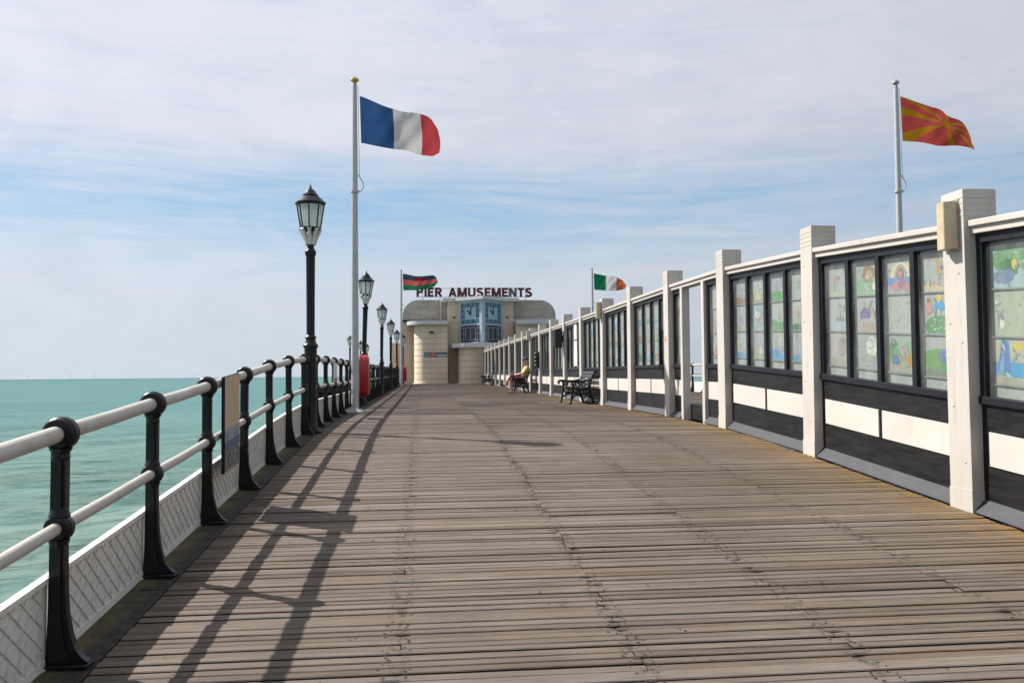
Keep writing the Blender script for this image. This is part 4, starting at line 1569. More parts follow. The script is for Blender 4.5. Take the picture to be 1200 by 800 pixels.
# ---------------------------------------------------------------- boards on the rail
def rail_board():
    y0, y1 = 7.40, 7.98
    x = XL + 0.085
    root = empty('information_board', (x, y0, dz(y0) + 0.36))
    b = MB()
    b.box(x - 0.028, y0, 0.35, x, y1, 1.165, 0, dz)
    b.build('backing_board', 'frame_paint', root, bevel=0.004)
    b, cols = MB(), []

    def P(u, v, lift):
        y = y0 + (y1 - y0) * u
        return (x + 0.0015 + lift, y, dz(y) + 0.355 + 0.805 * v)

    def quad(u0, v0, u1, v1, c, lift):
        b.add([P(u0, v0, lift), P(u1, v0, lift), P(u1, v1, lift), P(u0, v1, lift)], [(0, 1, 2, 3)])
        cols.append(c)
    quad(0.005, 0.0, 0.995, 1.0, (0.52, 0.38, 0.22), 0)
    quad(0.005, 0.01, 0.995, 0.45, (0.25, 0.27, 0.33), 0.001)
    quad(0.005, 0.23, 0.995, 0.32, (0.06, 0.09, 0.18), 0.002)
    quad(0.005, 0.01, 0.995, 0.23, (0.13, 0.12, 0.12), 0.002)
    q = random.Random(3)
    for i in range(26):
        u, v = q.uniform(0.06, 0.94), q.uniform(0.04, 0.2)
        r = q.uniform(0.015, 0.04)
        g = q.uniform(0.06, 0.28)
        n = 8
        b.add([P(u + r * math.cos(6.283 * k / n), v + 0.7 * r * math.sin(6.283 * k / n), 0.003 + 0.0002 * i) for k in range(n)], [tuple(range(n))])
        cols.append((g * 1.05, g, g * 0.98))
    for i in range(5):
        u = q.uniform(0.1, 0.8)
        quad(u, 0.32, u + q.uniform(0.06, 0.18), 0.32 + q.uniform(0.03, 0.1), (0.2, 0.2, 0.24), 0.0025 + 0.0002 * i)
    o = b.build('printed_sheet', 'painted_print', root)
    face_print(o, cols)
    b = MB()
    for yy in (y0 + 0.12, y1 - 0.12):
        for z in (1.105, 0.655):
            b.box(x - 0.07, yy - 0.015, z - 0.02, x - 0.027, yy + 0.015, z + 0.02, 0, dz)
    b.build('clip', 'bench_iron', root)
    tag(root, 'tan and blue information board hung on the railing, seen nearly edge on', 'sign')


rail_board()
y = 16.55
root = empty('rail_notice', (XL + 0.06, y, dz(y) + 0.62))
b = MB()
b.box(XL + 0.048, y, 0.70, XL + 0.062, y + 0.62, 1.07, 0, dz)
b.build('board', 'paper', root)
b = MB()
b.box(XL + 0.063, y + 0.03, 0.71, XL + 0.066, y + 0.59, 0.78, 0, dz)
b.build('print', 'pink_plastic', root)
tag(root, 'small white notice with pink foot hung on the railing behind the first lamp', 'sign')


# ---------------------------------------------------------------- benches
def build_bench():
    """park bench facing -X, back towards +X, length along Y"""
    root = empty('park_bench')
    Lb = 1.55
    proto = None
    for k, y in enumerate((0.0, Lb)):
        if proto is None:
            b = MB()
            w = 0.7
            kw = dict(seg=8, flat=1.0, up=(0, 1, 0))
            G = lambda q: [1.35 * t for t in q]
            # front leg with foot, back leg sweeping up to the scrolled back
            b.tube([(-0.36, 0, 0.01), (-0.335, 0, 0.05), (-0.30, 0, 0.2), (-0.27, 0, 0.42), (-0.285, 0, 0.6)], G([0.03, 0.022, 0.022, 0.024, 0.02]), **kw)
            b.box(-0.40, -0.03, 0, -0.31, 0.03, 0.022)
            b.tube([(0.30, 0, 0.01), (0.265, 0, 0.1), (0.215, 0, 0.25), (0.18, 0, 0.42), (0.215, 0, 0.6), (0.27, 0, 0.75), (0.335, 0, 0.86), (0.375, 0, 0.875), (0.385, 0, 0.85)], G([0.026, 0.022, 0.022, 0.026, 0.022, 0.02, 0.018, 0.018, 0.02]), **kw)
            b.box(0.26, -0.03, 0, 0.35, 0.03, 0.022)
            # seat rail, brace arch
            b.tube([(-0.28, 0, 0.435), (-0.1, 0, 0.405), (0.06, 0, 0.395), (0.19, 0, 0.42)], 0.032, **kw)
            arch = [(-0.31, 0, 0.13), (-0.2, 0, 0.235), (-0.06, 0, 0.275), (0.05, 0, 0.275), (0.16, 0, 0.225), (0.25, 0, 0.13)]
            b.tube(arch, 0.022, **kw)
            b.tube([(-0.27, 0, 0.38), (-0.22, 0, 0.29), (-0.13, 0, 0.26)], 0.021, **kw)
            b.tube([(0.18, 0, 0.38), (0.14, 0, 0.29), (0.08, 0, 0.265)], 0.021, **kw)
            # rings under the seat and under the arm
            for cx, cz, r in ((-0.09, 0.335, 0.055), (0.06, 0.335, 0.05), (-0.12, 0.515, 0.062), (0.02, 0.515, 0.055), (0.12, 0.53, 0.04), (-0.215, 0.52, 0.035)):
                b.tube([(cx + r * math.cos(6.2832 * i / 14), 0, cz + r * math.sin(6.2832 * i / 14)) for i in range(15)], 0.018, seg=6, flat=0.8, up=(0, 1, 0))
            # arm rest with front scroll
            b.tube([(0.235, 0, 0.665), (0.15, 0, 0.635), (0.0, 0, 0.60), (-0.2, 0, 0.605), (-0.34, 0, 0.62), (-0.41, 0, 0.605), (-0.43, 0, 0.565), (-0.40, 0, 0.54), (-0.375, 0, 0.56)], G([0.018, 0.02, 0.024, 0.026, 0.026, 0.022, 0.02, 0.018, 0.016]), **kw)
            b.tube([(-0.285, 0, 0.59), (-0.25, 0, 0.53), (-0.265, 0, 0.46)], 0.021, **kw)
            proto = b.build('end_frame', 'bench_iron', root)
        else:
            o = proto.copy()
            COL.objects.link(o)
            o.parent = root
            o.location = (0, y, 0)

    def slat(cx, cz, ang, w=0.058, t=0.026):
        b = MB()
        c, s = math.cos(ang), math.sin(ang)
        poly = [(cx + c * a - s * d, cz + s * a + c * d) for a, d in ((-w / 2, -t / 2), (w / 2, -t / 2), (w / 2, t / 2), (-w / 2, t / 2))]
        b.prism(poly, 'y', -0.05, Lb + 0.05)
        b.build('slat', 'bench_wood', root, bevel=0.004)
    for i in range(6):
        x = -0.255 + 0.078 * i
        slat(x, 0.452 - 0.03 * math.sin(i / 5 * math.pi), 0.0)
    for cx, cz in ((0.195, 0.53), (0.225, 0.64), (0.27, 0.75), (0.32, 0.84)):
        slat(cx - 0.018, cz, R(68), 0.078)
    return root


b0 = build_bench()
benches = [(4.30, 22.75, 'empty black cast iron bench with armrests, nearest of the three benches'),
           (4.11, 35.25, 'black bench with the person sitting on its near end'),
           (4.30, 55.8, 'farthest empty black bench beside the cream building')]
for n, (x, y, lab) in enumerate(benches):
    o = b0 if n == 0 else copy_tree(b0)
    slope = math.atan((dz(y + 1.5) - dz(y)) / 1.5)
    o.location = (x, y, dz(y) + 0.002)
    o.rotation_euler = (slope, 0, 0)
    tag(o, lab, 'bench', 'black benches along the windbreak')


# ---------------------------------------------------------------- seated person
def skin_part(name, verts, edges, radii, mat, parent, root_i=0, levels=2):
    me = bpy.data.meshes.new(name)
    me.from_pydata(verts, edges, [])
    ob = bpy.data.objects.new(name, me)
    COL.objects.link(ob)
    me.materials.append(MATS[mat])
    md = ob.modifiers.new('skin', 'SKIN')
    md.use_smooth_shade = True
    md.branch_smoothing = 0.5
    for i, r in enumerate(radii):
        r = r if isinstance(r, tuple) else (r, r)
        if name in ('body', 'shirt', 'shorts') and r[0] > 0.03:
            r = (r[0] * 1.1, r[1] * 1.1)
        me.skin_vertices[0].data[i].radius = r
        me.skin_vertices[0].data[i].use_root = i == root_i
    sd = ob.modifiers.new('subdivision', 'SUBSURF')
    sd.levels = sd.render_levels = levels
    ob.parent = parent
    return ob


class Skel:
    def __init__(self):
        self.v, self.e, self.r = [], [], []

    def chain(self, pts, start=None):
        prev = start
        for *p, r in pts:
            self.v.append(tuple(p))
            self.r.append(r)
            i = len(self.v) - 1
            if prev is not None:
                self.e.append((prev, i))
            prev = i
        return prev


def build_person(x, y):
    root = empty('person', (x, y, dz(y)))
    P = dict(hip=(0.02, 0, 0.565), waist=(0.09, 0, 0.72), chest=(0.15, 0, 0.93), neck=(0.115, 0, 1.115))
    hands = {}
    s = Skel()
    s.chain([(*P['hip'], 0.135)])
    s.chain([(*P['waist'], 0.13), (*P['chest'], 0.14), (0.135, 0, 1.05, 0.10), (*P['neck'], 0.058), (0.10, 0, 1.165, 0.062), (0.085, 0, 1.215, 0.09), (0.09, 0, 1.275, 0.102), (0.098, 0, 1.33, 0.085)], 0)
    head_i = 6
    s.chain([(-0.015, 0, 1.225, 0.02), (-0.032, 0, 1.215, 0.016)], head_i)
    chest_i = 2
    for sd in (-1, 1):
        sh = s.chain([(0.15, sd * 0.185, 1.03, 0.068), (0.075, sd * 0.235, 0.90, 0.05), (-0.02, sd * 0.245, 0.80, 0.044), (-0.20, sd * 0.19, 0.755, 0.038), (-0.33, sd * 0.075, 0.735, 0.028)], chest_i)
        palm = s.chain([(-0.40, sd * 0.05, 0.725, (0.036, 0.018))], sh)
        for k in range(4):
            o = (k - 1.5) * 0.02
            L = (0.065, 0.078, 0.074, 0.058)[k]
            s.chain([(-0.44, sd * 0.05 + o, 0.722, 0.0095), (-0.44 - L * 0.55, sd * 0.04 + o, 0.705, 0.009), (-0.44 - L * 0.85, sd * 0.03 + o, 0.68, 0.008)], palm)
        s.chain([(-0.385, sd * 0.012, 0.735, 0.011), (-0.425, -sd * 0.006, 0.73, 0.0095)], palm)
    # left leg (nearest the camera) planted, other leg crossed over it
    lk = s.chain([(-0.06, -0.10, 0.555, 0.098), (-0.26, -0.115, 0.57, 0.082), (-0.46, -0.12, 0.565, 0.062), (-0.47, -0.12, 0.42, 0.055), (-0.465, -0.12, 0.25, 0.046), (-0.46, -0.12, 0.10, 0.036), (-0.53, -0.12, 0.055, 0.035), (-0.63, -0.12, 0.035, 0.026)], 0)
    s.chain([(-0.06, 0.10, 0.565, 0.098), (-0.27, 0.05, 0.655, 0.082), (-0.47, -0.03, 0.715, 0.062), (-0.57, -0.07, 0.60, 0.054), (-0.66, -0.09, 0.46, 0.045), (-0.72, -0.10, 0.35, 0.036), (-0.80, -0.10, 0.33, 0.034), (-0.87, -0.10, 0.36, 0.026)], 0)
    skin_part('body', s.v, s.e, s.r, 'skin', root)
    s = Skel()
    s.chain([(0.02, 0, 0.60, 0.155)])
    s.chain([(0.09, 0, 0.72, 0.165), (0.15, 0, 0.93, 0.175), (0.142, 0, 1.03, 0.13), (0.12, 0, 1.085, 0.078)], 0)
    for sd in (-1, 1):
        s.chain([(0.15, sd * 0.185, 1.03, 0.09), (0.085, sd * 0.23, 0.92, 0.076), (0.03, sd * 0.245, 0.85, 0.07)], 2)
    skin_part('shirt', s.v, s.e, s.r, 'yellow_cloth', root)
    s = Skel()
    s.chain([(0.02, 0, 0.565, 0.15)])
    s.chain([(-0.06, -0.10, 0.555, 0.115), (-0.26, -0.115, 0.57, 0.10), (-0.45, -0.12, 0.565, 0.084), (-0.485, -0.12, 0.47, 0.075)], 0)
    s.chain([(-0.06, 0.10, 0.565, 0.115), (-0.27, 0.05, 0.655, 0.10), (-0.46, -0.03, 0.715, 0.084), (-0.535, -0.06, 0.64, 0.074)], 0)
    skin_part('shorts', s.v, s.e, s.r, 'maroon_cloth', root)
    for pts in ([(-0.435, -0.12, 0.06, 0.048), (-0.50, -0.12, 0.052, 0.05), (-0.60, -0.12, 0.045, 0.045), (-0.68, -0.12, 0.038, 0.032)],
                [(-0.70, -0.10, 0.315, 0.046), (-0.77, -0.10, 0.325, 0.05), (-0.86, -0.10, 0.355, 0.044), (-0.93, -0.10, 0.385, 0.03)]):
        s = Skel()
        s.chain(pts)
        skin_part('shoe', s.v, s.e, s.r, 'dark_leather', root)
    b = MB()
    o = Vector(root.location)
    b.ball((0.12 + o.x, o.y, 1.29 + o.z), (0.105, 0.10, 0.105), 18, 12)
    b.build('hair', 'grey_hair', root)
    b = MB()
    c = (o.x + 0.098, o.y, o.z + 1.325)
    b.lathe([(0.118, 0.0), (0.12, 0.03), (0.108, 0.07), (0.07, 0.10), (0.02, 0.108)], 20, c)
    brim = [(c[0] - 0.07 - 0.155 * math.sin(math.pi * i / 14), c[1] + 0.115 * math.cos(math.pi * i / 14)) for i in range(15)]
    b.prism(brim[::-1], 'z', c[2] - 0.004, c[2] + 0.012)
    b.build('cap', 'navy_cloth', root)
    for sd in (-1, 1):
        b = MB()
        b.ball((o.x + 0.002, o.y + sd * 0.034, o.z + 1.262), 0.012, 8, 6)
        b.build('eye', 'dark_leather', root)
        b = MB()
        b.ball((o.x + 0.102, o.y + sd * 0.101, o.z + 1.245), (0.022, 0.012, 0.032), 8, 6)
        b.build('ear', 'skin', root)
    b = MB()
    b.ball((o.x - 0.008, o.y, o.z + 1.178), (0.008, 0.026, 0.007), 8, 6)
    b.build('mouth', 'pink_plastic', root)
    tag(root, 'person in yellow shirt, dark red shorts and cap sitting cross legged on the middle bench', 'person')
    return root


person = build_person(4.20, 35.62)
person.scale = (1.08, 1.08, 1.08)
person.location.z -= 0.045


# ---------------------------------------------------------------- pavilion
YB = 67.4                      # front of the left drum
GZ = dz(66.0)                  # ground level at the building


def rounded(x0, x1, y0, y1, r, corners=('l', 'r'), ry=None):
    """outline, counter-clockwise seen from above, front (y0) corners rounded"""
    p = []
    ry = ry or r
    if 'l' in corners:
        p += [(x0 + r - r * math.cos(math.pi / 2 * t / 10), y0 + ry - ry * math.sin(math.pi / 2 * t / 10)) for t in range(11)]
    else:
        p.append((x0, y0))
    if 'r' in corners:
        p += [(x1 - r + r * math.sin(math.pi / 2 * t / 10), y0 + ry - ry * math.cos(math.pi / 2 * t / 10)) for t in range(11)]
    else:
        p.append((x1, y0))
    return p + [(x1, y1), (x0, y1)]


def inset(poly, d, cx, cy):
    out = []
    for x, y in poly:
        v = Vector((x - cx, y - cy))
        L = v.length
        v *= (L - d) / L
        out.append((cx + v.x, cy + v.y))
    return out


def banded(poly, z0, z1, band, groove=0.035, depth=0.035):
    """wall of smooth courses parted by recessed joints"""
    b = MB()
    cx = sum(p[0] for p in poly) / len(poly)
    cy = max(p[1] for p in poly)
    ins = inset(poly, depth, cx, cy)
    z = z0
    while z < z1 - 1e-4:
        t = min(z + band, z1)
        b.prism(poly, 'z', z, t - groove if t < z1 - 1e-4 else z1, 0, True)
        if t < z1 - 1e-4:
            b.prism(ins, 'z', t - groove - 0.001, t + 0.001, 0, True)
        z = t
    return b


def build_pavilion():
    root = empty('amusement_pavilion', (4.7, 66, GZ))
    tag(root, 'cream streamlined pavilion with rounded drums and corner clocks at the end of the boardwalk', 'building')
    CX = 4.71
    yw = YB + 2.6                                   # main wall

    def mir(x):
        return 2 * CX - x
    # main body
    b = banded([(-1.62, yw), (mir(-1.62), yw), (mir(-1.62), yw + 16), (-1.62, yw + 16)], GZ - 0.1, GZ + 5.15, 0.5)
    b.build('main_wall', 'tan_render', root)
    b = banded([(2.05, yw - 1.1), (mir(2.05), yw - 1.1), (mir(2.05), yw + 1), (2.05, yw + 1)], GZ - 0.1, GZ + 6.62, 0.5)
    b.build('centre_wall', 'tan_render', root)
    # upper storeys with a rounded outer shoulder
    for m in (False, True):
        x0, x1 = -1.6, 2.045
        r = 1.3
        zb, zt = GZ + 5.15, GZ + 6.83
        pl = [(x0, zb), (x1, zb), (x1, zt)]
        pl += [(x0 + r - r * math.sin(math.pi / 2 * t / 10), zt - r + r * math.cos(math.pi / 2 * t / 10)) for t in range(11)]
        pl2 = [(x0 + 1.45, zb + 0.25), (x1 - 0.1, zb + 0.25), (x1 - 0.1, zb + 0.95), (x0 + 1.45, zb + 0.95)]
        if m:
            pl = [(mir(x), z) for x, z in pl][::-1]
            pl2 = [(mir(x), z) for x, z in pl2][::-1]
        b = MB()
        b.prism(pl, 'y', yw + 0.05, yw + 15, 0, True)
        w = b.build('upper_storey', 'wing_render', root)
        b = MB()
        b.prism(pl2, 'y', yw + 0.02, yw + 0.052)
        b.build('wall_panel', 'wing_render', w)
        b = MB()
        for zz_ in (0.42, 0.95):
            xa, xb = x0 + 1.0, x1 - 0.05
            if m:
                xa, xb = mir(xb), mir(xa)
            b.box(xa, yw + 0.005, zb + zz_, xb, yw + 0.051, zb + zz_ + 0.05)
        b.build('trim', 'wing_render', w)
        b = MB()
        xa, xb = (x0 - 0.02, x1 - 0.03) if not m else (mir(x1 - 0.03), mir(x0 - 0.02))
        b.box(xa, yw - 0.12, zb - 0.14, xb, yw + 0.045, zb + (0.02 if not m else 0.1))
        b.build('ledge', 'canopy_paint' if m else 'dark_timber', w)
    # left and right drums with their canopies
    for m in (False, True):
        x0, x1 = -0.68, 1.98
        r = 1.0
        if not m:
            pl = rounded(x0, x1, YB, yw, r, ('l',), 2.1)
            cp = rounded(x0 - 0.55, x1 + 0.02, YB - 0.55, yw - 0.01, 1.7, ('l',), 1.9)
        else:
            pl = rounded(mir(x1), mir(x0), YB, yw, r, ('r',), 2.1)
            cp = rounded(mir(x1 + 0.02), mir(x0 - 0.55), YB - 0.55, yw - 0.01, 1.7, ('r',), 1.9)
        d = banded(pl, GZ - 0.1, GZ + 4.66, 0.466, 0.05, 0.05).build('drum', 'cream_render', root)
        b = MB()
        b.prism(cp, 'z', GZ + 4.665, GZ + 4.95, 0, True)
        b.build('canopy', 'canopy_paint', d, bevel=0.1)
        b = MB()
        st = [(px + (px - (x0 + 1.3 if not m else mir(x0 + 1.3))) * 0.09, py - 0.16) for px, py in pl[:-2]] + [pl[-2], pl[-1]]
        b.prism(st, 'z', GZ - 0.1, GZ + 0.055, 0, True)
        b.build('step', 'cream_render', d)
    # centre entrance drum
    pl = rounded(2.83, mir(2.83), YB - 1.55, yw - 1.11, 0.95, ry=1.9)
    d = banded(pl, GZ - 0.1, GZ + 2.80, 0.466, 0.05, 0.05).build('drum', 'cream_render', root)
    cp = rounded(2.28, mir(2.28), YB - 2.1, yw - 1.11, 1.9, ry=1.9)
    b = MB()
    b.prism(cp, 'z', GZ + 2.805, GZ + 3.12, 0, True)
    b.build('canopy', 'canopy_paint', d, bevel=0.06)
    b = MB()
    b.prism(rounded(2.68, mir(2.68), YB - 1.7, yw - 1.12, 1.5), 'z', GZ - 0.1, GZ + 0.055, 0, True)
    b.build('step', 'cream_render', d)
    # roof slab over the prow
    yc = yw - 1.1
    prow = 1.85
    hw = 1.72
    z0, z1 = GZ + 6.62, GZ + 6.87
    b = MB()
    b.prism([(1.62, yc - 0.3), (CX - hw - 0.35, yc - 0.3), (CX, yc - prow - 0.55), (CX + hw + 0.35, yc - 0.3), (mir(1.62), yc - 0.3), (mir(1.62), yc + 2.2), (1.62, yc + 2.2)], 'z', z0, z1)
    b.build('roof_slab', 'canopy_paint', root, bevel=0.02)
    # clock bay: prow-shaped, two glazed faces
    b = MB()
    zb0 = GZ + 3.125
    b.prism([(CX - hw + 0.06, yc - 0.003), (CX, yc - prow + 0.06), (CX + hw - 0.06, yc - 0.003)], 'z', zb0, z0 - 0.002)
    bay = b.build('clock_bay', 'dark_glass', root)
    for sgn in (-1, 1):
        A = Vector((CX + sgn * hw, yc, 0))            # outer foot
        B = Vector((CX, yc - prow, 0))                # prow
        d_ = (B - A)
        L = d_.length
        d_.normalize()
        nrm = Vector((d_.y, -d_.x, 0))
        if nrm.y > 0:
            nrm = -nrm

        def P(s, z, out):
            q = A + d_ * s + nrm * out
            return (q.x, q.y, z)

        def bar(mb, s0, s1, za, zb_, o0, o1, mat=0):
            vs = [P(s0, za, o0), P(s1, za, o0), P(s1, zb_, o0), P(s0, zb_, o0), P(s0, za, o1), P(s1, za, o1), P(s1, zb_, o1), P(s0, zb_, o1)]
            fs = [(0, 1, 2, 3), (7, 6, 5, 4), (0, 4, 5, 1), (1, 5, 6, 2), (2, 6, 7, 3), (3, 7, 4, 0)]
            if sgn < 0:
                fs = [f[::-1] for f in fs]
            mb.add(vs, fs, mat)
        zt = z0 - 0.004
        ztr = GZ + 4.66                                 # transom
        f = MB()
        bar(f, 0.0, 0.19, zb0, zt, 0.0, 0.09)
        bar(f, L - 0.24, L - 0.004, zb0, zt, 0.0, 0.085)
        bar(f, 0.19, L - 0.24, zt - 0.2, zt, 0.0, 0.083)
        bar(f, 0.19, L - 0.24, ztr - 0.05, ztr + 0.07, 0.0, 0.08)
        bar(f, 0.19, L - 0.24, zb0, zb0 + 0.14, 0.0, 0.082)
        f.build('bay_frame', 'bay_paint', bay)
        c0, c1 = 0.19, L - 0.24
        za, zb_ = ztr + 0.07, zt - 0.2
        cs, cz = (c0 + c1) / 2, (za + zb_) / 2
        W, H = (c1 - c0), (zb_ - za)
        f = MB()
        bar(f, c0, c1, za, zb_, -0.01, 0.02, 0)                        # blue panel
        bar(f, cs - W * 0.30, cs + W * 0.30, cz - H * 0.30, cz + H * 0.30, 0.02, 0.03, 1)
        for k in range(16):                                            # square ring of pale tiles
            ring = []
        for sx in np.linspace(-0.385, 0.385, 4):
            for sz in (-0.385, 0.385):
                bar(f, cs + W * (sx - 0.032), cs + W * (sx + 0.032), cz + H * (sz - 0.06), cz + H * (sz + 0.06), 0.02, 0.028, 2)
                if abs(sx) < 0.38:
                    bar(f, cs + W * sz - W * 0.06, cs + W * sz + W * 0.06, cz + H * (sx - 0.032), cz + H * (sx + 0.032), 0.02, 0.028, 2)
        bar(f, cs - W * 0.31, cs + W * 0.31, cz + H * 0.30, cz + H * 0.318, 0.02, 0.033, 2)
        bar(f, cs - W * 0.31, cs + W * 0.31, cz - H * 0.318, cz - H * 0.30, 0.02, 0.033, 2)
        bar(f, cs - W * 0.318, cs - W * 0.30, cz - H * 0.31, cz + H * 0.31, 0.02, 0.034, 2)
        bar(f, cs + W * 0.30, cs + W * 0.318, cz - H * 0.31, cz + H * 0.31, 0.02, 0.034, 2)
        f.build('clock_face', ['clock_blue', 'clock_centre', 'clock_mark'], bay)
        # hands: hour hand towards ten, minute hand just past twelve
        f = MB()
        flip = 1 if sgn < 0 else -1                                     # s runs left to right on the left face only

        def hand(deg, length, wd, o):
            a = R(deg)
            dx, dy = math.sin(a) * flip, math.cos(a)
            px, py = dy, -dx
            pts = [(-dx * 0.12 + px * wd, -dy * 0.12 + py * wd), (dx * length + px * wd * 0.5, dy * length + py * wd * 0.5),
                   (dx * length - px * wd * 0.5, dy * length - py * wd * 0.5), (-dx * 0.12 - px * wd, -dy * 0.12 - py * wd)]
            vs = [P(cs + u, cz + v, o) for u, v in pts] + [P(cs + u, cz + v, o + 0.012) for u, v in pts]
            fs = [(3, 2, 1, 0), (4, 5, 6, 7), (0, 1, 5, 4), (1, 2, 6, 5), (2, 3, 7, 6), (3, 0, 4, 7)]
            f.add(vs, fs)
            f.add(vs, [q[::-1] for q in fs])
        hand(-52, 0.46, 0.085, 0.04)
        hand(12, 0.62, 0.05, 0.055)
        f.build('clock_hand', 'clock_mark', bay)
        # patterned window below
        f = MB()
        s0, s1, zl, zh = c0, c1, zb0 + 0.14, ztr - 0.05
        t = 0.018
        for fr in (0.14, 0.24, 0.5, 0.76, 0.86):
            s = s0 + (s1 - s0) * fr
            bar(f, s - t, s + t, zl + (0.0 if fr in (0.14, 0.86) else 0.18), zh - (0.0 if fr in (0.14, 0.86) else 0.18), 0.0, 0.03)
        for fr in (0.15, 0.86):
            z = zl + (zh - zl) * fr
            bar(f, s0, s1, z - t, z + t, 0.0, 0.032)
        for fr in (0.5,):
            z = zl + (zh - zl) * fr
            bar(f, s0, s0 + (s1 - s0) * 0.24, z - t, z + t, 0.0, 0.034)
            bar(f, s1 - (s1 - s0) * 0.24, s1, z - t, z + t, 0.0, 0.034)
        f.build('window_lattice', 'bay_paint', bay)
    b = MB()
    b.tube([(CX, yc - prow - 0.05, zb0), (CX, yc - prow - 0.05, z0 - 0.003)], 0.12, 12)
    b.build('prow_mullion', 'bay_paint', bay)
    # rain pipe and side wing beyond
    b = MB()
    b.tube([(1.52, yw - 0.08, GZ + 4.96), (1.52, yw - 0.08, GZ + 6.8)], 0.05, 8)
    b.build('rain_pipe', 'canopy_paint', root)
    b = banded([(-2.75, yw + 7), (-1.7, yw + 7), (-1.7, yw + 14), (-2.75, yw + 14)], GZ - 0.1, GZ + 3.6, 0.5)
    b.build('side_wing', 'tan_render', root)
    # vents on the centre wall
    for x in (2.55, mir(2.55)):
        b = MB()
        b.box(x - 0.09, yc - 0.03, GZ + 5.25, x + 0.09, yc + 0.01, GZ + 5.38)
        b.build('vent', 'dark_timber', root)


build_pavilion()

# roof sign: PIER AMUSEMENTS
def build_sign():
    YS = YB + 1.9
    X0, X1, ZB, CAP = -0.47, 8.95, GZ + 7.0, 0.77
    root = empty('roof_sign', ((X0 + X1) / 2, YS, GZ + 6.87))
    tag(root, 'maroon block letters reading PIER AMUSEMENTS on the pavilion roof', 'sign')
    def arc(cx, cy, rx, ry, a0, a1, n=8):
        return [(cx + rx * math.cos(R(a0 + (a1 - a0) * i / n)), cy + ry * math.sin(R(a0 + (a1 - a0) * i / n))) for i in range(n + 1)]
    H = 0.122                                        # half the stroke width
    bowl = [(H, 1 - H), (0.36, 1 - H)] + arc(0.38, 0.705, 0.195, 0.195, 80, -80) + [(0.36, 0.51), (H, 0.51)]
    G = {'P': (0.68, [[(H, 0), (H, 1)], bowl]),
         'I': (0.2, [[(H, 0), (H, 1)]]),
         'E': (0.62, [[(H, 0), (H, 1)], [(H, 1 - H), (0.62, 1 - H)], [(H, 0.51), (0.57, 0.51)], [(H, H), (0.62, H)]]),
         'R': (0.74, [[(H, 0), (H, 1)], bowl, [(0.36, 0.5), (0.64, 0.0)]]),
         'A': (0.80, [[(0.1, 0), (0.4, 0.97)], [(0.7, 0), (0.4, 0.97)], [(0.2, 0.31), (0.6, 0.31)]]),
         'M': (0.92, [[(H, 0), (H, 1)], [(0.14, 0.96), (0.46, 0.05)], [(0.78, 0.96), (0.46, 0.05)], [(0.82, 0), (0.82, 1)]]),
         'U': (0.76, [[(H, 1), (H, 0.38)] + arc(0.38, 0.36, 0.28, 0.26, 180, 360) + [(0.66, 0.38), (0.66, 1)]]),
         'S': (0.68, [arc(0.34, 0.725, 0.235, 0.175, 20, 245, 10) + [(0.34, 0.515)] + arc(0.34, 0.30, 0.245, 0.2, 65, -165, 10)]),
         'N': (0.76, [[(H, 0), (H, 1)], [(0.13, 0.95), (0.63, 0.05)], [(0.66, 0), (0.66, 1)]]),
         'T': (0.66, [[(0.33, 0), (0.33, 1)], [(0, 1 - H), (0.66, 1 - H)]])}
    text = 'PIER  AMUSEMENTS'
    total = sum(0.26 if c == ' ' else G[c][0] + 0.115 for c in text) - 0.115
    sx = (X1 - X0) / total
    x = 0.0
    for ch in text:
        if ch == ' ':
            x += 0.26
            continue
        w, strokes = G[ch]
        b = MB()
        for si, st in enumerate(strokes):
            pts = [Vector(q) for q in st]
            left, right = [], []
            for i, q in enumerate(pts):
                d0 = (pts[i] - pts[i - 1]).normalized() if i else None
                d1 = (pts[i + 1] - pts[i]).normalized() if i < len(pts) - 1 else None
                d = ((d0 or d1) + (d1 or d0)).normalized()
                n = Vector((-d.y, d.x))
                cs = max(0.5, n.dot(Vector((-(d1 or d0).y, (d1 or d0).x))))
                left.append(q + n * (H / cs))
                right.append(q - n * (H / cs))
            o_ = 0.0025 * si
            m_ = len(pts)
            vs = []
            for yy in (YS - 0.07 - o_, YS + 0.07 + o_):
                vs += [(X0 + (x + q.x) * sx, yy, ZB + min(1.0, max(0.0, q.y)) * CAP) for q in left + right]
            fs = []
            for i in range(m_ - 1):
                a_, b_, c_, d_ = i, i + 1, m_ + i + 1, m_ + i
                fs += [(a_, b_, c_, d_), (2 * m_ + d_, 2 * m_ + c_, 2 * m_ + b_, 2 * m_ + a_),
                       (b_, a_, 2 * m_ + a_, 2 * m_ + b_), (d_, c_, 2 * m_ + c_, 2 * m_ + d_)]
            fs += [(0, m_, 3 * m_, 2 * m_), (2 * m_ - 1, m_ - 1, 3 * m_ - 1, 4 * m_ - 1)]
            b.add(vs, fs)
        o = b.build('letter', 'letter_grey' if ch == 'N' else 'letter_maroon', root)
        if ch == 'N':
            o['label'] = 'grey green letter N among the maroon letters'
        x += w + 0.115
    for z in (ZB + 0.03, ZB + CAP - 0.06):
        b = MB()
        b.box(X0 + 0.1, YS + 0.09, z - 0.018, X1 - 0.1, YS + 0.13, z + 0.018)
        b.build('rail', 'grey_metal', root)
    for k in range(7):
        xx = X0 + 0.5 + k * (X1 - X0 - 1.0) / 6
        b = MB()
        b.box(xx - 0.022, YS + 0.131, GZ + 6.72, xx + 0.022, YS + 0.17, ZB + CAP)
        b.build('support', 'grey_metal', root)


build_sign()

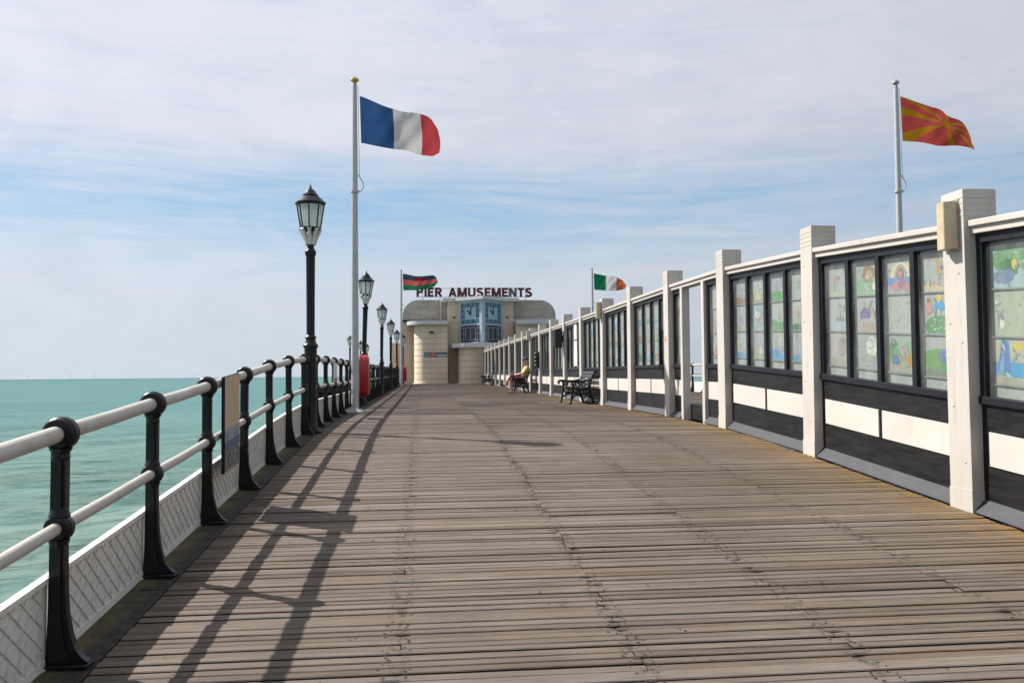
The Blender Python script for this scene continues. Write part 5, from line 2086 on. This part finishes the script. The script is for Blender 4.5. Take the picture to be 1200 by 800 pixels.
# mural strip and camera on the left drum
b, cols = MB(), []
x0, x1, za, zc, yy = 0.86, 1.93, GZ + 2.10, GZ + 2.48, YB - 0.008
x0 = 0.12
yq = lambda x: YB - 0.03 if x > 0.82 else YB - 0.03
b.box(x0 + 0.7, YB - 0.035, za, x1, YB - 0.004, zc)
cols += [(0.05, 0.16, 0.19)] * 6


def strip(u0, v0, u1, v1, c, k):
    xa, xb = x0 + 0.7 + (x1 - x0 - 0.7) * u0, x0 + 0.7 + (x1 - x0 - 0.7) * u1
    z_0, z_1 = za + (zc - za) * v0, za + (zc - za) * v1
    b.add([(xa, YB - 0.036 - 0.002 * k, z_0), (xb, YB - 0.036 - 0.002 * k, z_0), (xb, YB - 0.036 - 0.002 * k, z_1), (xa, YB - 0.036 - 0.002 * k, z_1)], [(0, 1, 2, 3)])
    cols.append(c)


x0 -= 0.7
x0 += 0.0
b = MB()
cols = []
b.box(0.13, YB - 0.035, za, x1, YB - 0.004, zc)
cols += [(0.06, 0.13, 0.15)] * 6
x0 = 0.13 - 0.7
strip(0.02, 0.05, 0.30, 0.7, (0.11, 0.22, 0.23), 1)
strip(0.24, 0.05, 0.56, 0.72, (0.46, 0.07, 0.05), 2)
strip(0.34, 0.3, 0.48, 0.8, (0.52, 0.22, 0.06), 3)
strip(0.58, 0.08, 0.99, 0.6, (0.26, 0.40, 0.36), 4)
strip(0.60, 0.62, 0.99, 0.95, (0.03, 0.08, 0.14), 5)
o = b.build('mural_strip', 'painted_print', origin=(0.13, YB - 0.035, za))
face_print(o, cols)
tag(o, 'long teal and red painted strip sign on the left cream drum', 'sign')

root = empty('security_camera', (0.72, YB - 0.002, GZ + 4.05))
b = MB()
b.box(0.68, YB - 0.05, GZ + 4.02, 0.76, YB - 0.002, GZ + 4.14)
b.build('mount', 'black_plastic', root)
for dx in (-0.12, 0.12):
    b = MB()
    b.tube([(0.72 + dx * 0.3, YB - 0.06, GZ + 4.06), (0.72 + dx, YB - 0.3, GZ + 3.98)], [0.05, 0.07], 10)
    b.build('camera_body', 'black_plastic', root)
tag(root, 'pair of small dark security cameras under the left canopy', 'security camera')


# ---------------------------------------------------------------- pier head and landing stage beyond the left railing
b = MB()
b.box(-5.6, 63.5, GZ - 0.45, XL - 0.2, 96, GZ - 0.01)
ph = b.build('pier_head', 'deck_wood', tone=0.4)
tag(ph, 'wider pier head platform beyond the left railing', kind='structure')
for i in range(6):
    for x in (-5.3, -3.2):
        m2 = MB()
        m2.tube([(x, 65 + 6 * i, SEA_Z - 1.5), (x, 65 + 6 * i, GZ - 0.46)], 0.2, 10)
        m2.build('leg', 'cast_iron_paint', ph)
root = empty('pier_head_railing', (-5.5, 63.6, GZ))
pm = post_mesh(1).build('post', 'cast_iron_paint', root, origin=(0, 0, 0))
for i in range(23):
    o = pm if i == 0 else pm.copy()
    if i:
        COL.objects.link(o)
    o.parent = root
    o.location = (0, 1.42 * i, -0.012)
for z, r, nm in ((1.09, 0.043, 'top_rail'), (0.645, 0.034, 'middle_rail')):
    b = MB()
    b.tube([(-5.5, 63.6, GZ + z), (-5.5, 95, GZ + z)], r, 10)
    b.build(nm, 'white_rail_paint', root)
tag(root, 'distant railing on the edge of the pier head platform, left of the flagpole', 'railing')
root = empty('landing_stage', (-7.2, 66, SEA_Z))
b = MB()
b.box(-8.7, 64.0, GZ - 0.5, -5.62, 76, GZ - 0.02)
b.build('platform', 'dark_timber', root)
for iy in range(6):
    for x in (-8.5, -7.2, -5.9):
        b = MB()
        b.tube([(x, 64.4 + 2.2 * iy, SEA_Z - 1.5), (x, 64.4 + 2.2 * iy, GZ - 0.51)], 0.17, 10)
        b.build('pile', 'dark_timber', root)
    b = MB()
    b.tube([(-8.5, 64.4 + 2.2 * iy + 0.2, SEA_Z + 0.5), (-5.9, 64.4 + 2.2 * iy + 0.2, GZ - 0.8)], 0.09, 8)
    b.tube([(-5.9, 64.4 + 2.2 * iy + 0.24, SEA_Z + 0.5), (-8.5, 64.4 + 2.2 * iy + 0.24, GZ - 0.8)], 0.09, 8)
    b.build('brace', 'dark_timber', root)
tag(root, 'dark timber landing stage on piles seen between the railing posts', 'landing stage')

# ---------------------------------------------------------------- wind turbines on the horizon
def turbine():
    root = empty('wind_turbine')
    b = MB()
    b.lathe([(3.2, 0), (2.0, 84)], 10)
    b.build('tower', 'turbine_white', root)
    b = MB()
    b.box(-2.2, -4, 82, 2.2, 6, 87)
    b.build('nacelle', 'turbine_white', root, bevel=0.6)
    for k in range(3):
        a = R(90 + 120 * k + 14)
        b = MB()
        c, s = math.cos(a), math.sin(a)
        b.tube([(c * r, -5, 84.5 + s * r) for r in (0.0, 8, 25, 55)], [1.4, 2.2, 1.5, 0.3], 8, flat=0.3)
        b.build('blade', 'turbine_white', root)
    return root


t0 = turbine()
spots = [(-7, 21600, 'faint wind turbine on the horizon at the far left edge'), (78, 22900, 'faint wind turbine on the horizon left of the nearest railing post'),
         (106, 21300, 'faint wind turbine on the horizon above the nearest railing span'), (28, 24600, 'faint thin wind turbine on the horizon between its two left neighbours')]
for n, (dx, dist, lab) in enumerate(spots):
    o = t0 if n == 0 else copy_tree(t0)
    ang = math.atan((5 + dx - 600) / 1000.0) + YAW
    o.location = (dist * math.sin(ang), dist * math.cos(ang), SEA_Z)
    o.rotation_euler = (0, 0, -ang + 0.3)
    tag(o, lab, 'wind turbine', 'offshore wind turbines')
